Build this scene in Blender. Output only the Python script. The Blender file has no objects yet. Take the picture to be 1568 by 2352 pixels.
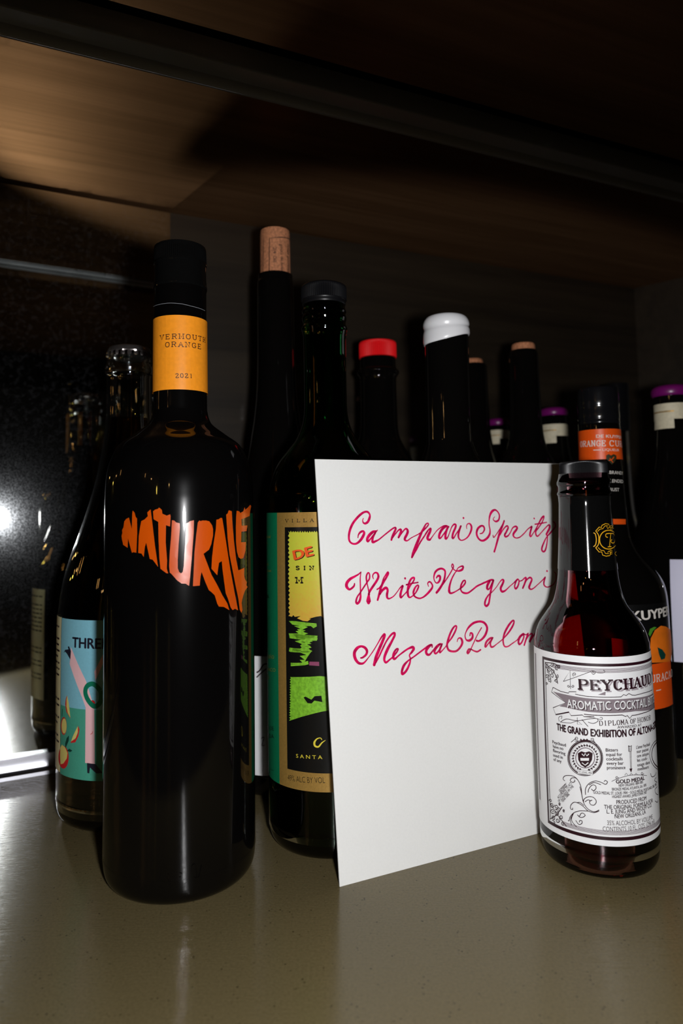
import bpy, bmesh, math, random
from mathutils import Vector, geometry
random.seed(7)
scene = bpy.context.scene
COL = scene.collection

# ------------------------------------------------------------------ camera
F_PX, HC = 1640.0, 0.174
TH = math.atan(F_PX * 4.6e-5)                 # pitched up
CYP = 1177.0 - F_PX * math.tan(TH)            # principal point row (photo is cropped)
RHO = math.atan(384.0 / (F_PX / math.tan(TH)))
_fw = Vector((0, math.cos(TH), math.sin(TH)))
_up0 = Vector((0, -math.sin(TH), math.cos(TH)))
_rt0 = Vector((1, 0, 0))
CAM_RT = _rt0 * math.cos(RHO) - _up0 * math.sin(RHO)
CAM_UP = _up0 * math.cos(RHO) + _rt0 * math.sin(RHO)
CAM_FW = _fw
CAM_C = Vector((0, 0, HC))
cd = bpy.data.cameras.new('camera')
cd.sensor_fit = 'VERTICAL'
cd.sensor_height = 36.0
cd.sensor_width = 24.0
cd.lens = 36.0 * F_PX / 2352.0
cd.shift_y = -(1176.0 - CYP) / 2352.0
cd.clip_start = 0.01
cd.clip_end = 20
cd.dof.use_dof = True
cd.dof.focus_distance = 0.365
cd.dof.aperture_fstop = 8.0
cam = bpy.data.objects.new('camera', cd)
COL.objects.link(cam)
m = cam.matrix_world.copy()
for i in range(3):
    m[i][0] = CAM_RT[i]
    m[i][1] = CAM_UP[i]
    m[i][2] = -CAM_FW[i]
    m[i][3] = CAM_C[i]
cam.matrix_world = m
scene.camera = cam

# ------------------------------------------------------------------ world, lights, exposure
world = bpy.data.worlds.new('world')
scene.world = world
world.use_nodes = True
world.node_tree.nodes['Background'].inputs[0].default_value = (0.9, 0.75, 0.6, 1)
world.node_tree.nodes['Background'].inputs[1].default_value = 0.0012
scene.view_settings.view_transform = 'Standard'
scene.view_settings.look = 'None'
scene.view_settings.gamma = 1.0
scene.view_settings.use_curve_mapping = False
scene.view_settings.exposure = 0.0
scene.cycles.use_denoising = True
scene.cycles.sample_clamp_indirect = 20.0
scene.cycles.transparent_max_bounces = 24
scene.cycles.max_bounces = 10
scene.cycles.transmission_bounces = 10
scene.cycles.use_adaptive_sampling = True
scene.cycles.adaptive_threshold = 0.04
scene.cycles.blur_glossy = 0.0
scene.cycles.use_guiding = True
scene.cycles.use_surface_guiding = True
scene.cycles.guiding_training_samples = 64


def add_light(name, kind, loc, energy, color, **kw):
    d = bpy.data.lights.new(name, kind)
    d.energy = energy
    d.color = color
    for k, v in kw.items():
        setattr(d, k, v)
    o = bpy.data.objects.new(name, d)
    o.location = loc
    COL.objects.link(o)
    return o


# the camera's own flash, beside the lens
FLASH = add_light('flash', 'SPOT', (0.038, -0.004, HC), 5.7, (0.99, 0.99, 1.0), shadow_soft_size=0.011, spot_size=math.radians(100), spot_blend=0.05)
_aim = Vector((math.sin(math.radians(-6)), math.cos(math.radians(-6)), math.tan(math.radians(-7.5))))
FLASH.scale = (1.0, 0.56, 1.0)                  # a flash tube lights a wide flat cone
FLASH.rotation_euler = _aim.to_track_quat('-Z', 'Y').to_euler()
# warm lamps of the room, well behind the camera
for (lx, ly, lz, le, lc) in ((-0.9, -1.6, 0.42, 0.7, (1.0, 0.72, 0.12)), (-0.25, -2.0, 0.5, 0.5, (1.0, 0.6, 0.2)), (-1.1, -1.3, 0.55, 0.4, (1.0, 0.55, 0.2))):
    add_light('room_lamp', 'POINT', (lx, ly, lz), le, lc, shadow_soft_size=0.022)
WALL_LAMP = add_light('wall_lamp', 'AREA', (-1.45, -1.15, 0.92), 0.55, (1.0, 0.50, 0.16), shape='RECTANGLE', size=0.035, size_y=0.62)
WALL_LAMP.rotation_euler = (Vector((0, 0.42, 0.28)) - Vector((-1.45, -1.15, 0.92))).to_track_quat('-Z', 'Y').to_euler()


# ------------------------------------------------------------------ pixel geometry
def ray(x, y):
    d = CAM_FW * F_PX + CAM_RT * (x - 784.0) - CAM_UP * (y - CYP)
    return d.normalized()


def on_z(x, y, z):
    r = ray(x, y)
    return CAM_C + r * ((z - HC) / r.z)


def at_y(x, y, Y):
    r = ray(x, y)
    return CAM_C + r * (Y / r.y)


def depth(P):
    return (Vector(P) - CAM_C).dot(CAM_FW)


# ------------------------------------------------------------------ materials
def lin(c):
    def f(v):
        v /= 255.0
        return v / 12.92 if v <= 0.04045 else ((v + 0.055) / 1.055) ** 2.4
    return (f(c[0]), f(c[1]), f(c[2]), 1.0)


def mat(name, color, rough=0.5, metal=0.0, spec=0.5, coat=0.0, coat_rough=0.03, trans=0.0, ior=1.5, noise=0.0, nscale=200.0, bump=0.0, bscale=400.0, tint=None):
    m_ = bpy.data.materials.new(name)
    m_.use_nodes = True
    nt = m_.node_tree
    b = nt.nodes['Principled BSDF']
    b.inputs['Base Color'].default_value = color
    b.inputs['Roughness'].default_value = rough
    b.inputs['Metallic'].default_value = metal
    b.inputs['IOR'].default_value = ior
    b.inputs['Specular IOR Level'].default_value = spec
    b.inputs['Coat Weight'].default_value = coat
    b.inputs['Coat Roughness'].default_value = coat_rough
    b.inputs['Transmission Weight'].default_value = trans
    if tint:
        b.inputs['Specular Tint'].default_value = tint
    if noise or bump:
        tc = nt.nodes.new('ShaderNodeTexCoord')
    if noise:
        n = nt.nodes.new('ShaderNodeTexNoise')
        n.inputs['Scale'].default_value = nscale
        n.inputs['Detail'].default_value = 4
        r = nt.nodes.new('ShaderNodeMapRange')
        r.inputs[1].default_value = 0.3
        r.inputs[2].default_value = 0.7
        r.inputs[3].default_value = 1 - noise
        r.inputs[4].default_value = 1 + noise
        v = nt.nodes.new('ShaderNodeVectorMath')
        v.operation = 'SCALE'
        v.inputs[0].default_value = color[:3]
        nt.links.new(tc.outputs['Object'], n.inputs['Vector'])
        nt.links.new(n.outputs[0], r.inputs[0])
        nt.links.new(r.outputs[0], v.inputs['Scale'])
        nt.links.new(v.outputs[0], b.inputs['Base Color'])
    if bump:
        n = nt.nodes.new('ShaderNodeTexNoise')
        n.inputs['Scale'].default_value = bscale
        n.inputs['Detail'].default_value = 3
        bp = nt.nodes.new('ShaderNodeBump')
        bp.inputs['Strength'].default_value = bump
        bp.inputs['Distance'].default_value = 0.0005
        nt.links.new(tc.outputs['Object'], n.inputs['Vector'])
        nt.links.new(n.outputs[0], bp.inputs['Height'])
        nt.links.new(bp.outputs[0], b.inputs['Normal'])
    return m_


def clear_mat(name, tint, ior=1.5, rough=0.01, boost=1.0):
    """see-through glass or liquid that light passes straight through, with fresnel reflections"""
    m_ = bpy.data.materials.new(name)
    m_.use_nodes = True
    nt = m_.node_tree
    nt.nodes.remove(nt.nodes['Principled BSDF'])
    out = nt.nodes['Material Output']
    t = nt.nodes.new('ShaderNodeBsdfTransparent')
    t.inputs[0].default_value = tint
    g = nt.nodes.new('ShaderNodeBsdfGlossy')
    g.inputs['Roughness'].default_value = rough
    fr = nt.nodes.new('ShaderNodeFresnel')
    fr.inputs[0].default_value = ior
    mx = nt.nodes.new('ShaderNodeMixShader')
    nt.links.new(fr.outputs[0], mx.inputs[0])
    nt.links.new(t.outputs[0], mx.inputs[1])
    nt.links.new(g.outputs[0], mx.inputs[2])
    nt.links.new(mx.outputs[0], out.inputs[0])
    return m_


def wood_mat(name, dark, light, ang, rough, spec, tint, scale=1.0, coat=0.0, metal=0.0):
    m_ = bpy.data.materials.new(name)
    m_.use_nodes = True
    nt = m_.node_tree
    b = nt.nodes['Principled BSDF']
    tc = nt.nodes.new('ShaderNodeTexCoord')
    rot = nt.nodes.new('ShaderNodeMapping')
    rot.inputs['Rotation'].default_value = (0, 0, -ang)
    mp = nt.nodes.new('ShaderNodeMapping')
    mp.inputs['Scale'].default_value = (1.2 * scale, 26 * scale, 26 * scale)
    n = nt.nodes.new('ShaderNodeTexNoise')
    n.inputs['Scale'].default_value = 1.6
    n.inputs['Detail'].default_value = 6
    n.inputs['Roughness'].default_value = 0.6
    n.inputs['Distortion'].default_value = 0.3
    n2 = nt.nodes.new('ShaderNodeTexNoise')
    n2.inputs['Scale'].default_value = 9
    n2.inputs['Detail'].default_value = 4
    ad = nt.nodes.new('ShaderNodeMath')
    ad.operation = 'MULTIPLY_ADD'
    ad.inputs[1].default_value = 0.35
    rp = nt.nodes.new('ShaderNodeValToRGB')
    rp.color_ramp.elements[0].position = 0.45
    rp.color_ramp.elements[0].color = dark
    rp.color_ramp.elements[1].position = 0.9
    rp.color_ramp.elements[1].color = light
    nt.links.new(tc.outputs['Object'], rot.inputs[0])
    nt.links.new(rot.outputs[0], mp.inputs[0])
    nt.links.new(mp.outputs[0], n.inputs['Vector'])
    nt.links.new(mp.outputs[0], n2.inputs['Vector'])
    nt.links.new(n2.outputs[0], ad.inputs[0])
    nt.links.new(n.outputs[0], ad.inputs[2])
    nt.links.new(ad.outputs[0], rp.inputs[0])
    nt.links.new(rp.outputs[0], b.inputs['Base Color'])
    b.inputs['Roughness'].default_value = rough
    b.inputs['Metallic'].default_value = metal
    b.inputs['Specular IOR Level'].default_value = spec
    b.inputs['Specular Tint'].default_value = tint
    b.inputs['Coat Weight'].default_value = coat
    b.inputs['Coat Roughness'].default_value = 0.04
    bp = nt.nodes.new('ShaderNodeBump')
    bp.inputs['Strength'].default_value = 0.15
    bp.inputs['Distance'].default_value = 0.0008
    nt.links.new(ad.outputs[0], bp.inputs['Height'])
    nt.links.new(bp.outputs[0], b.inputs['Normal'])
    return m_


WALL_ANG = math.radians(25.5)
MIRROR_ANG = math.radians(27.4)


def counter_material():
    m_ = bpy.data.materials.new('speckled_stone')
    m_.use_nodes = True
    nt = m_.node_tree
    b = nt.nodes['Principled BSDF']
    tc = nt.nodes.new('ShaderNodeTexCoord')
    n = nt.nodes.new('ShaderNodeTexNoise')
    n.inputs['Scale'].default_value = 900
    n.inputs['Detail'].default_value = 3
    r1 = nt.nodes.new('ShaderNodeValToRGB')
    r1.color_ramp.elements[0].position = 0.3
    r1.color_ramp.elements[0].color = (0.110, 0.086, 0.040, 1)
    r1.color_ramp.elements[1].position = 0.7
    r1.color_ramp.elements[1].color = (0.144, 0.113, 0.054, 1)
    v = nt.nodes.new('ShaderNodeTexVoronoi')
    v.inputs['Scale'].default_value = 420
    r2 = nt.nodes.new('ShaderNodeValToRGB')
    r2.color_ramp.elements[0].position = 0.10
    r2.color_ramp.elements[0].color = (0.28, 0.26, 0.22, 1)
    r2.color_ramp.elements[1].position = 0.22
    r2.color_ramp.elements[1].color = (1, 1, 1, 1)
    n3 = nt.nodes.new('ShaderNodeTexNoise')
    n3.inputs['Scale'].default_value = 130
    r3 = nt.nodes.new('ShaderNodeMapRange')
    r3.inputs[1].default_value = 0.52
    r3.inputs[2].default_value = 0.62
    mx = nt.nodes.new('ShaderNodeMix')
    mx.data_type = 'RGBA'
    mx.blend_type = 'MULTIPLY'
    nt.links.new(tc.outputs['Object'], n.inputs['Vector'])
    nt.links.new(tc.outputs['Object'], v.inputs['Vector'])
    nt.links.new(tc.outputs['Object'], n3.inputs['Vector'])
    nt.links.new(n.outputs[0], r1.inputs[0])
    nt.links.new(v.outputs['Distance'], r2.inputs[0])
    nt.links.new(n3.outputs[0], r3.inputs[0])
    nt.links.new(r3.outputs[0], mx.inputs['Factor'])
    nt.links.new(r1.outputs[0], mx.inputs[6])
    nt.links.new(r2.outputs[0], mx.inputs[7])
    nt.links.new(mx.outputs[2], b.inputs['Base Color'])
    b.inputs['Roughness'].default_value = 0.165
    b.inputs['Specular IOR Level'].default_value = 0.25
    # fine polishing scratches
    mp = nt.nodes.new('ShaderNodeMapping')
    mp.inputs['Rotation'].default_value = (0, 0, math.radians(35))
    mp.inputs['Scale'].default_value = (120, 2600, 1)
    ns = nt.nodes.new('ShaderNodeTexNoise')
    ns.inputs['Scale'].default_value = 1.0
    ns.inputs['Detail'].default_value = 2
    bp = nt.nodes.new('ShaderNodeBump')
    bp.inputs['Strength'].default_value = 0.45
    bp.inputs['Distance'].default_value = 0.00022
    nt.links.new(tc.outputs['Object'], mp.inputs[0])
    nt.links.new(mp.outputs[0], ns.inputs['Vector'])
    nt.links.new(ns.outputs[0], bp.inputs['Height'])
    nt.links.new(bp.outputs[0], b.inputs['Normal'])
    return m_


def mirror_material():
    m_ = bpy.data.materials.new('dusty_mirror')
    m_.use_nodes = True
    nt = m_.node_tree
    b = nt.nodes['Principled BSDF']
    b.inputs['Base Color'].default_value = (0.70, 0.73, 0.70, 1)
    b.inputs['Metallic'].default_value = 1
    b.inputs['Roughness'].default_value = 0.015
    h = nt.nodes.new('ShaderNodeBsdfPrincipled')
    h.inputs['Base Color'].default_value = (0.80, 0.83, 0.86, 1)
    h.inputs['Metallic'].default_value = 1
    h.inputs['Roughness'].default_value = 0.135
    d = nt.nodes.new('ShaderNodeBsdfDiffuse')
    d.inputs[0].default_value = (0.5, 0.5, 0.55, 1)
    tc = nt.nodes.new('ShaderNodeTexCoord')
    n = nt.nodes.new('ShaderNodeTexNoise')
    n.inputs['Scale'].default_value = 320
    n.inputs['Detail'].default_value = 5
    r = nt.nodes.new('ShaderNodeMapRange')
    r.inputs[1].default_value = 0.50
    r.inputs[2].default_value = 0.75
    r.inputs[3].default_value = 0.0
    r.inputs[4].default_value = 0.02
    m1 = nt.nodes.new('ShaderNodeMixShader')
    hn = nt.nodes.new('ShaderNodeTexNoise')
    hn.inputs['Scale'].default_value = 900
    hn.inputs['Detail'].default_value = 6
    hn.inputs['Roughness'].default_value = 0.75
    hr = nt.nodes.new('ShaderNodeMapRange')
    hr.inputs[1].default_value = 0.42
    hr.inputs[2].default_value = 0.72
    hr.inputs[3].default_value = 0.003
    hr.inputs[4].default_value = 0.028
    nt.links.new(tc.outputs['Object'], hn.inputs['Vector'])
    nt.links.new(hn.outputs[0], hr.inputs[0])
    nt.links.new(hr.outputs[0], m1.inputs[0])
    m2 = nt.nodes.new('ShaderNodeMixShader')
    nt.links.new(b.outputs[0], m1.inputs[1])
    nt.links.new(h.outputs[0], m1.inputs[2])
    nt.links.new(tc.outputs['Object'], n.inputs['Vector'])
    nt.links.new(n.outputs[0], r.inputs[0])
    nt.links.new(r.outputs[0], m2.inputs[0])
    nt.links.new(m1.outputs[0], m2.inputs[1])
    nt.links.new(d.outputs[0], m2.inputs[2])
    nt.links.new(m2.outputs[0], nt.nodes['Material Output'].inputs[0])
    return m_


M = {}
M['counter'] = counter_material()
M['mirror'] = mirror_material()
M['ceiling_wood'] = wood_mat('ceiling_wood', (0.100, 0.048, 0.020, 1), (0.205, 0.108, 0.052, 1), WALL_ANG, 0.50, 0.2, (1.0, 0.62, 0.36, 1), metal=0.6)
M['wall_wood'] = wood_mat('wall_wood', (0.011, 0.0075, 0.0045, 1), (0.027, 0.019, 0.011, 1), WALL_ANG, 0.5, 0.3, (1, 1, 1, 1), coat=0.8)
M['recess'] = mat('recess', (0.012, 0.006, 0.003, 1), 0.6)
M['rail'] = mat('rail_metal', (0.40, 0.41, 0.45, 1), 0.55, 0.4)
M['rail_dark'] = mat('rail_dark', (0.012, 0.012, 0.014, 1), 0.3)
M['alu'] = mat('aluminium', (0.46, 0.46, 0.50, 1), 0.30, 1.0)
M['black_glass'] = mat('black_glass', (0.0025, 0.0022, 0.002, 1), 0.035, spec=0.5)
M['vermouth_glass'] = mat('vermouth_glass', (0.0018, 0.0016, 0.0016, 1), 0.03, spec=0.36, coat=0.12, coat_rough=0.2)
M['black_plastic'] = mat('black_plastic', (0.005, 0.005, 0.006, 1), 0.36, spec=0.3)
M['black_satin'] = mat('black_satin', (0.005, 0.005, 0.006, 1), 0.16)
M['sleeve'] = mat('sleeve', (0.003, 0.003, 0.003, 1), 0.06)
M['orange_paper'] = mat('orange_paper', lin((242, 148, 32)), 0.35, noise=0.06, nscale=500)
M['orange_print'] = mat('orange_print', lin((192, 74, 3)), 0.24)
M['brown_ink'] = mat('brown_ink', lin((46, 20, 12)), 0.5)
M['white_paper'] = mat('white_paper', (0.775, 0.775, 0.755, 1), 0.6, noise=0.015, nscale=900, bump=0.05, bscale=1500)
M['ink'] = mat('crimson_ink', lin((205, 12, 84)), 0.30, noise=0.35, nscale=420)
M['cork'] = mat('cork', lin((186, 122, 84)), 0.8, noise=0.35, nscale=700, bump=0.4, bscale=900)
M['cork_ink'] = mat('cork_ink', lin((52, 30, 22)), 0.7)
M['green_glass'] = mat('green_glass', (0.02, 0.20, 0.05, 1), 0.01, trans=1.0, ior=1.5)
M['clear_glass'] = mat('clear_glass', (0.96, 0.98, 0.96, 1), 0.005, trans=1.0, ior=1.5)
M['bitters_glass'] = clear_mat('bitters_glass', (0.84, 0.60, 0.64, 1), 1.5)
M['bitters'] = clear_mat('bitters', (0.93, 0.02, 0.06, 1), 1.15)
M['cider'] = mat('cider', (0.62, 0.28, 0.05, 1), 0.01, trans=1.0, ior=1.34)
M['dark_liquid'] = mat('dark_liquid', (0.010, 0.012, 0.006, 1), 0.05)
M['mezcal_green'] = mat('mezcal_green', lin((0, 112, 72)), 0.5, noise=0.05, nscale=900)
M['gold_paper'] = mat('gold_paper', lin((176, 138, 70)), 0.38, 0.45, noise=0.10, nscale=1200)
M['black_print'] = mat('black_print', (0.004, 0.004, 0.004, 1), 0.30)
M['olive_ink'] = mat('olive_ink', lin((120, 124, 50)), 0.5)
M['lime_print'] = mat('lime_print', lin((118, 176, 44)), 0.4, noise=0.25, nscale=700)
M['red_orange_print'] = mat('red_orange_print', lin((226, 86, 30)), 0.4)
M['yellow_print'] = mat('yellow_print', lin((214, 196, 60)), 0.4)
M['pink_print'] = mat('pink_print', lin((132, 62, 92)), 0.4)
M['bitters_paper'] = mat('bitters_paper', (0.80, 0.80, 0.81, 1), 0.45, bump=0.06, bscale=1500)
M['plum_ink'] = mat('plum_ink', lin((40, 8, 20)), 0.4)
M['plum_grey'] = mat('plum_grey', lin((128, 116, 122)), 0.5)
M['plum_pale'] = mat('plum_pale', lin((160, 150, 156)), 0.5)
M['gold_ink'] = mat('gold_ink', lin((216, 158, 24)), 0.35)
M['sky_print'] = mat('sky_print', lin((128, 190, 208)), 0.45, noise=0.04, nscale=900)
M['hill_print'] = mat('hill_print', lin((72, 160, 136)), 0.45, noise=0.05, nscale=900)
M['skin_print'] = mat('skin_print', lin((240, 192, 196)), 0.45)
M['navy_print'] = mat('navy_print', lin((28, 28, 44)), 0.45)
M['wreath_print'] = mat('wreath_print', lin((6, 116, 86)), 0.45)
M['red_print'] = mat('red_print', lin((206, 36, 40)), 0.45)
M['apple_print'] = mat('apple_print', lin((226, 210, 120)), 0.45)
M['leaf_print'] = mat('leaf_print', lin((10, 62, 52)), 0.45)
M['cream_paper'] = mat('cream_paper', lin((232, 222, 176)), 0.55)
M['red_cap'] = mat('red_cap', lin((244, 24, 30)), 0.4)
M['white_wax'] = mat('white_wax', (0.80, 0.80, 0.82, 1), 0.28, bump=0.1, bscale=150)
M['purple_wax'] = mat('purple_wax', lin((112, 16, 98)), 0.30)
M['strip_paper'] = mat('strip_paper', lin((214, 204, 176)), 0.6, noise=0.12, nscale=250)
M['lavender_paper'] = mat('lavender_paper', lin((214, 212, 234)), 0.55)
M['kuyper_orange'] = mat('kuyper_orange', lin((226, 82, 16)), 0.35)
M['kuyper_white'] = mat('kuyper_white', lin((220, 214, 206)), 0.5)
M['fruit_orange'] = mat('fruit_orange', lin((232, 116, 22)), 0.45, noise=0.12, nscale=120)
M['fruit_green'] = mat('fruit_green', lin((72, 138, 40)), 0.45)
M['crown_cap'] = mat('crown_cap', (0.30, 0.27, 0.26, 1), 0.22, 0.9)

# gradient print (yellow-green fading into orange down the label)
mg = bpy.data.materials.new('sunset_print')
mg.use_nodes = True
_nt = mg.node_tree
_tc = _nt.nodes.new('ShaderNodeTexCoord')
_sx = _nt.nodes.new('ShaderNodeSeparateXYZ')
_mr = _nt.nodes.new('ShaderNodeMapRange')
_mr.inputs[1].default_value = 0.100
_mr.inputs[2].default_value = 0.150
_rp = _nt.nodes.new('ShaderNodeValToRGB')
_rp.color_ramp.elements[0].color = lin((206, 132, 58))
_rp.color_ramp.elements[1].color = lin((186, 190, 56))
_nn = _nt.nodes.new('ShaderNodeTexNoise')
_nn.inputs['Scale'].default_value = 700
_mm = _nt.nodes.new('ShaderNodeMath')
_mm.operation = 'MULTIPLY_ADD'
_mm.inputs[1].default_value = 0.5
_ms = _nt.nodes.new('ShaderNodeMath')
_ms.inputs[1].default_value = -0.25
_nt.links.new(_tc.outputs['Object'], _sx.inputs[0])
_nt.links.new(_tc.outputs['Object'], _nn.inputs['Vector'])
_nt.links.new(_sx.outputs[2], _mr.inputs[0])
_nt.links.new(_nn.outputs[0], _mm.inputs[0])
_nt.links.new(_mr.outputs[0], _ms.inputs[0])
_nt.links.new(_ms.outputs[0], _mm.inputs[2])
_nt.links.new(_mm.outputs[0], _rp.inputs[0])
_nt.links.new(_rp.outputs[0], _nt.nodes['Principled BSDF'].inputs['Base Color'])
_nt.nodes['Principled BSDF'].inputs['Roughness'].default_value = 0.42
M['sunset'] = mg


# ------------------------------------------------------------------ mesh helpers
def new_obj(name, verts, faces, material, parent=None, smooth=None):
    me = bpy.data.meshes.new(name)
    me.from_pydata([tuple(v) for v in verts], [], faces)
    me.update()
    if material is not None:
        me.materials.append(material)
    if smooth is not None:
        me.shade_smooth()
        me.set_sharp_from_angle(angle=math.radians(smooth))
    o = bpy.data.objects.new(name, me)
    COL.objects.link(o)
    if parent is not None:
        o.parent = parent
    return o


def thing(name, label, cat, loc, rz=0.0, group=None):
    o = bpy.data.objects.new(name, None)
    o.empty_display_size = 0.02
    o.location = loc
    o.rotation_euler = (0, 0, rz)
    o['label'] = label
    o['category'] = cat
    if group:
        o['group'] = group
    COL.objects.link(o)
    return o


def cr(pts, sub=6):
    """Catmull-Rom through points of any dimension"""
    if len(pts) < 3:
        return [tuple(p) for p in pts]
    out = []
    n = len(pts)
    for i in range(n - 1):
        p0, p1, p2, p3 = pts[max(i - 1, 0)], pts[i], pts[i + 1], pts[min(i + 2, n - 1)]
        for k in range(sub):
            t = k / sub
            out.append(tuple(0.5 * (2 * b + (c - a) * t + (2 * a - 5 * b + 4 * c - d) * t * t + (3 * b - a - 3 * c + d) * t ** 3)
                             for a, b, c, d in zip(p0, p1, p2, p3)))
    out.append(tuple(pts[-1]))
    return out


def profile(pts, sub=6):
    """pts: (r, z) or (r, z, 1) for a hard corner"""
    out, seg = [], []
    for p in pts:
        seg.append((p[0], p[1]))
        if len(p) > 2 and len(seg) > 1:
            out += cr(seg, sub)[:-1]
            seg = [(p[0], p[1])]
    out += cr(seg, sub)
    return [(max(r, 0.0), z) for r, z in out]


def lathe(name, prof, material, parent, seg=72, smooth=35, rib=0, rib_d=0.0, rib_z=None, z_mod=None):
    verts, faces, rings = [], [], []
    for r, z in prof:
        if r < 1e-6:
            rings.append([len(verts)])
            verts.append((0, 0, z))
        else:
            ids = []
            for k in range(seg):
                a = 2 * math.pi * k / seg
                rr = r
                if rib and (rib_z is None or rib_z[0] <= z <= rib_z[1]):
                    rr = r - (rib_d if k % 2 else 0.0)
                zz = z + (z_mod(a, z) if z_mod else 0.0)
                ids.append(len(verts))
                verts.append((rr * math.sin(a), -rr * math.cos(a), zz))
            rings.append(ids)
    for A, B in zip(rings[:-1], rings[1:]):
        if len(A) == 1 and len(B) == 1:
            continue
        for k in range(seg):
            k2 = (k + 1) % seg
            if len(A) == 1:
                faces.append((A[0], B[k2], B[k]))
            elif len(B) == 1:
                faces.append((A[k], A[k2], B[0]))
            else:
                faces.append((A[k], A[k2], B[k2], B[k]))
    return new_obj(name, verts, faces, material, parent, smooth)


def box(name, corners8, material, parent=None):
    f = [(0, 3, 2, 1), (4, 5, 6, 7), (0, 1, 5, 4), (1, 2, 6, 5), (2, 3, 7, 6), (3, 0, 4, 7)]
    return new_obj(name, corners8, f, material, parent)


def structure(o):
    o['kind'] = 'structure'
    return o


class Axis:
    """the vertical axis of a bottle standing on the counter"""
    def __init__(self, px, py, Y):
        p = at_y(px, py, Y)
        self.C = Vector((p.x, p.y, 0))
        h = Vector((-p.x, -p.y, 0)).normalized()
        self.d0 = h
        self.rt = Vector((-h.y, h.x, 0))
        self.rz = math.atan2(h.y, h.x) + math.pi / 2
        self.cosx = math.cos(math.atan2(p.x, p.y)) * 0.998      # off-axis things look wider

    def z(self, y):
        """height on the axis seen at image row y"""
        lo, hi = -0.2, 0.8
        for _ in range(40):
            mid = (lo + hi) / 2
            d = Vector((self.C.x, self.C.y, mid)) - CAM_C
            yy = CYP - F_PX * d.dot(CAM_UP) / d.dot(CAM_FW)
            if yy > y:
                lo = mid
            else:
                hi = mid
        return (lo + hi) / 2

    def rz_at(self, y, hw):
        z = self.z(y)
        dd = depth((self.C.x, self.C.y, z))
        return (hw / F_PX * dd * self.cosx, z)

    def prof(self, lst):
        out = []
        for e in lst:
            r, z = self.rz_at(e[0], e[1])
            out.append((r, z) + tuple(e[2:]))
        return out


class Surf:
    """a label surface of revolution; 2-d coordinates are (angle * R, z)"""
    def __init__(self, ax, rfun, R):
        self.ax, self.rf, self.R = ax, rfun, R

    def hit(self, x, y):
        d = ray(x, y)
        ox, oy = CAM_C.x - self.ax.C.x, CAM_C.y - self.ax.C.y
        a = d.x * d.x + d.y * d.y
        b = ox * d.x + oy * d.y
        r = self.rf(0.1)
        for _ in range(12):
            disc = b * b - a * (ox * ox + oy * oy - r * r)
            t = (-b - math.sqrt(disc)) / a if disc > 0 else -b / a
            P = CAM_C + d * t
            r = self.rf(P.z)
        q = Vector((P.x - self.ax.C.x, P.y - self.ax.C.y, 0))
        th = math.atan2(q.dot(self.ax.rt), q.dot(self.ax.d0))
        return (th * self.R, P.z)

    def px(self, y):
        return depth((self.ax.C.x, self.ax.C.y, self.ax.z(y))) / F_PX * 0.92

    def map(self, a, z, off):
        th = a / self.R
        r = self.rf(z) + off
        return (r * math.sin(th), -r * math.cos(th), z)


class Plane:
    def __init__(self, O, e, u, n):
        self.O, self.e, self.u, self.n = O, e, u, n

    def hit(self, x, y):
        d = ray(x, y)
        t = (self.O - CAM_C).dot(self.n) / d.dot(self.n)
        q = CAM_C + d * t - self.O
        return (q.dot(self.e), q.dot(self.u))

    def px(self, y):
        return 0.368 / F_PX

    def map(self, a, z, off):
        return (a, -off, z)


def font_mesh(s, bold):
    cu = bpy.data.curves.new('t', 'FONT')
    cu.body = s
    cu.resolution_u = 3
    cu.offset = bold
    cu.fill_mode = 'FRONT'
    ob = bpy.data.objects.new('t', cu)
    me = ob.to_mesh()
    vs = [(v.co.x, v.co.y) for v in me.vertices]
    fs = [tuple(p.vertices) for p in me.polygons]
    ob.to_mesh_clear()
    bpy.data.objects.remove(ob)
    bpy.data.curves.remove(cu)
    return vs, fs


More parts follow.
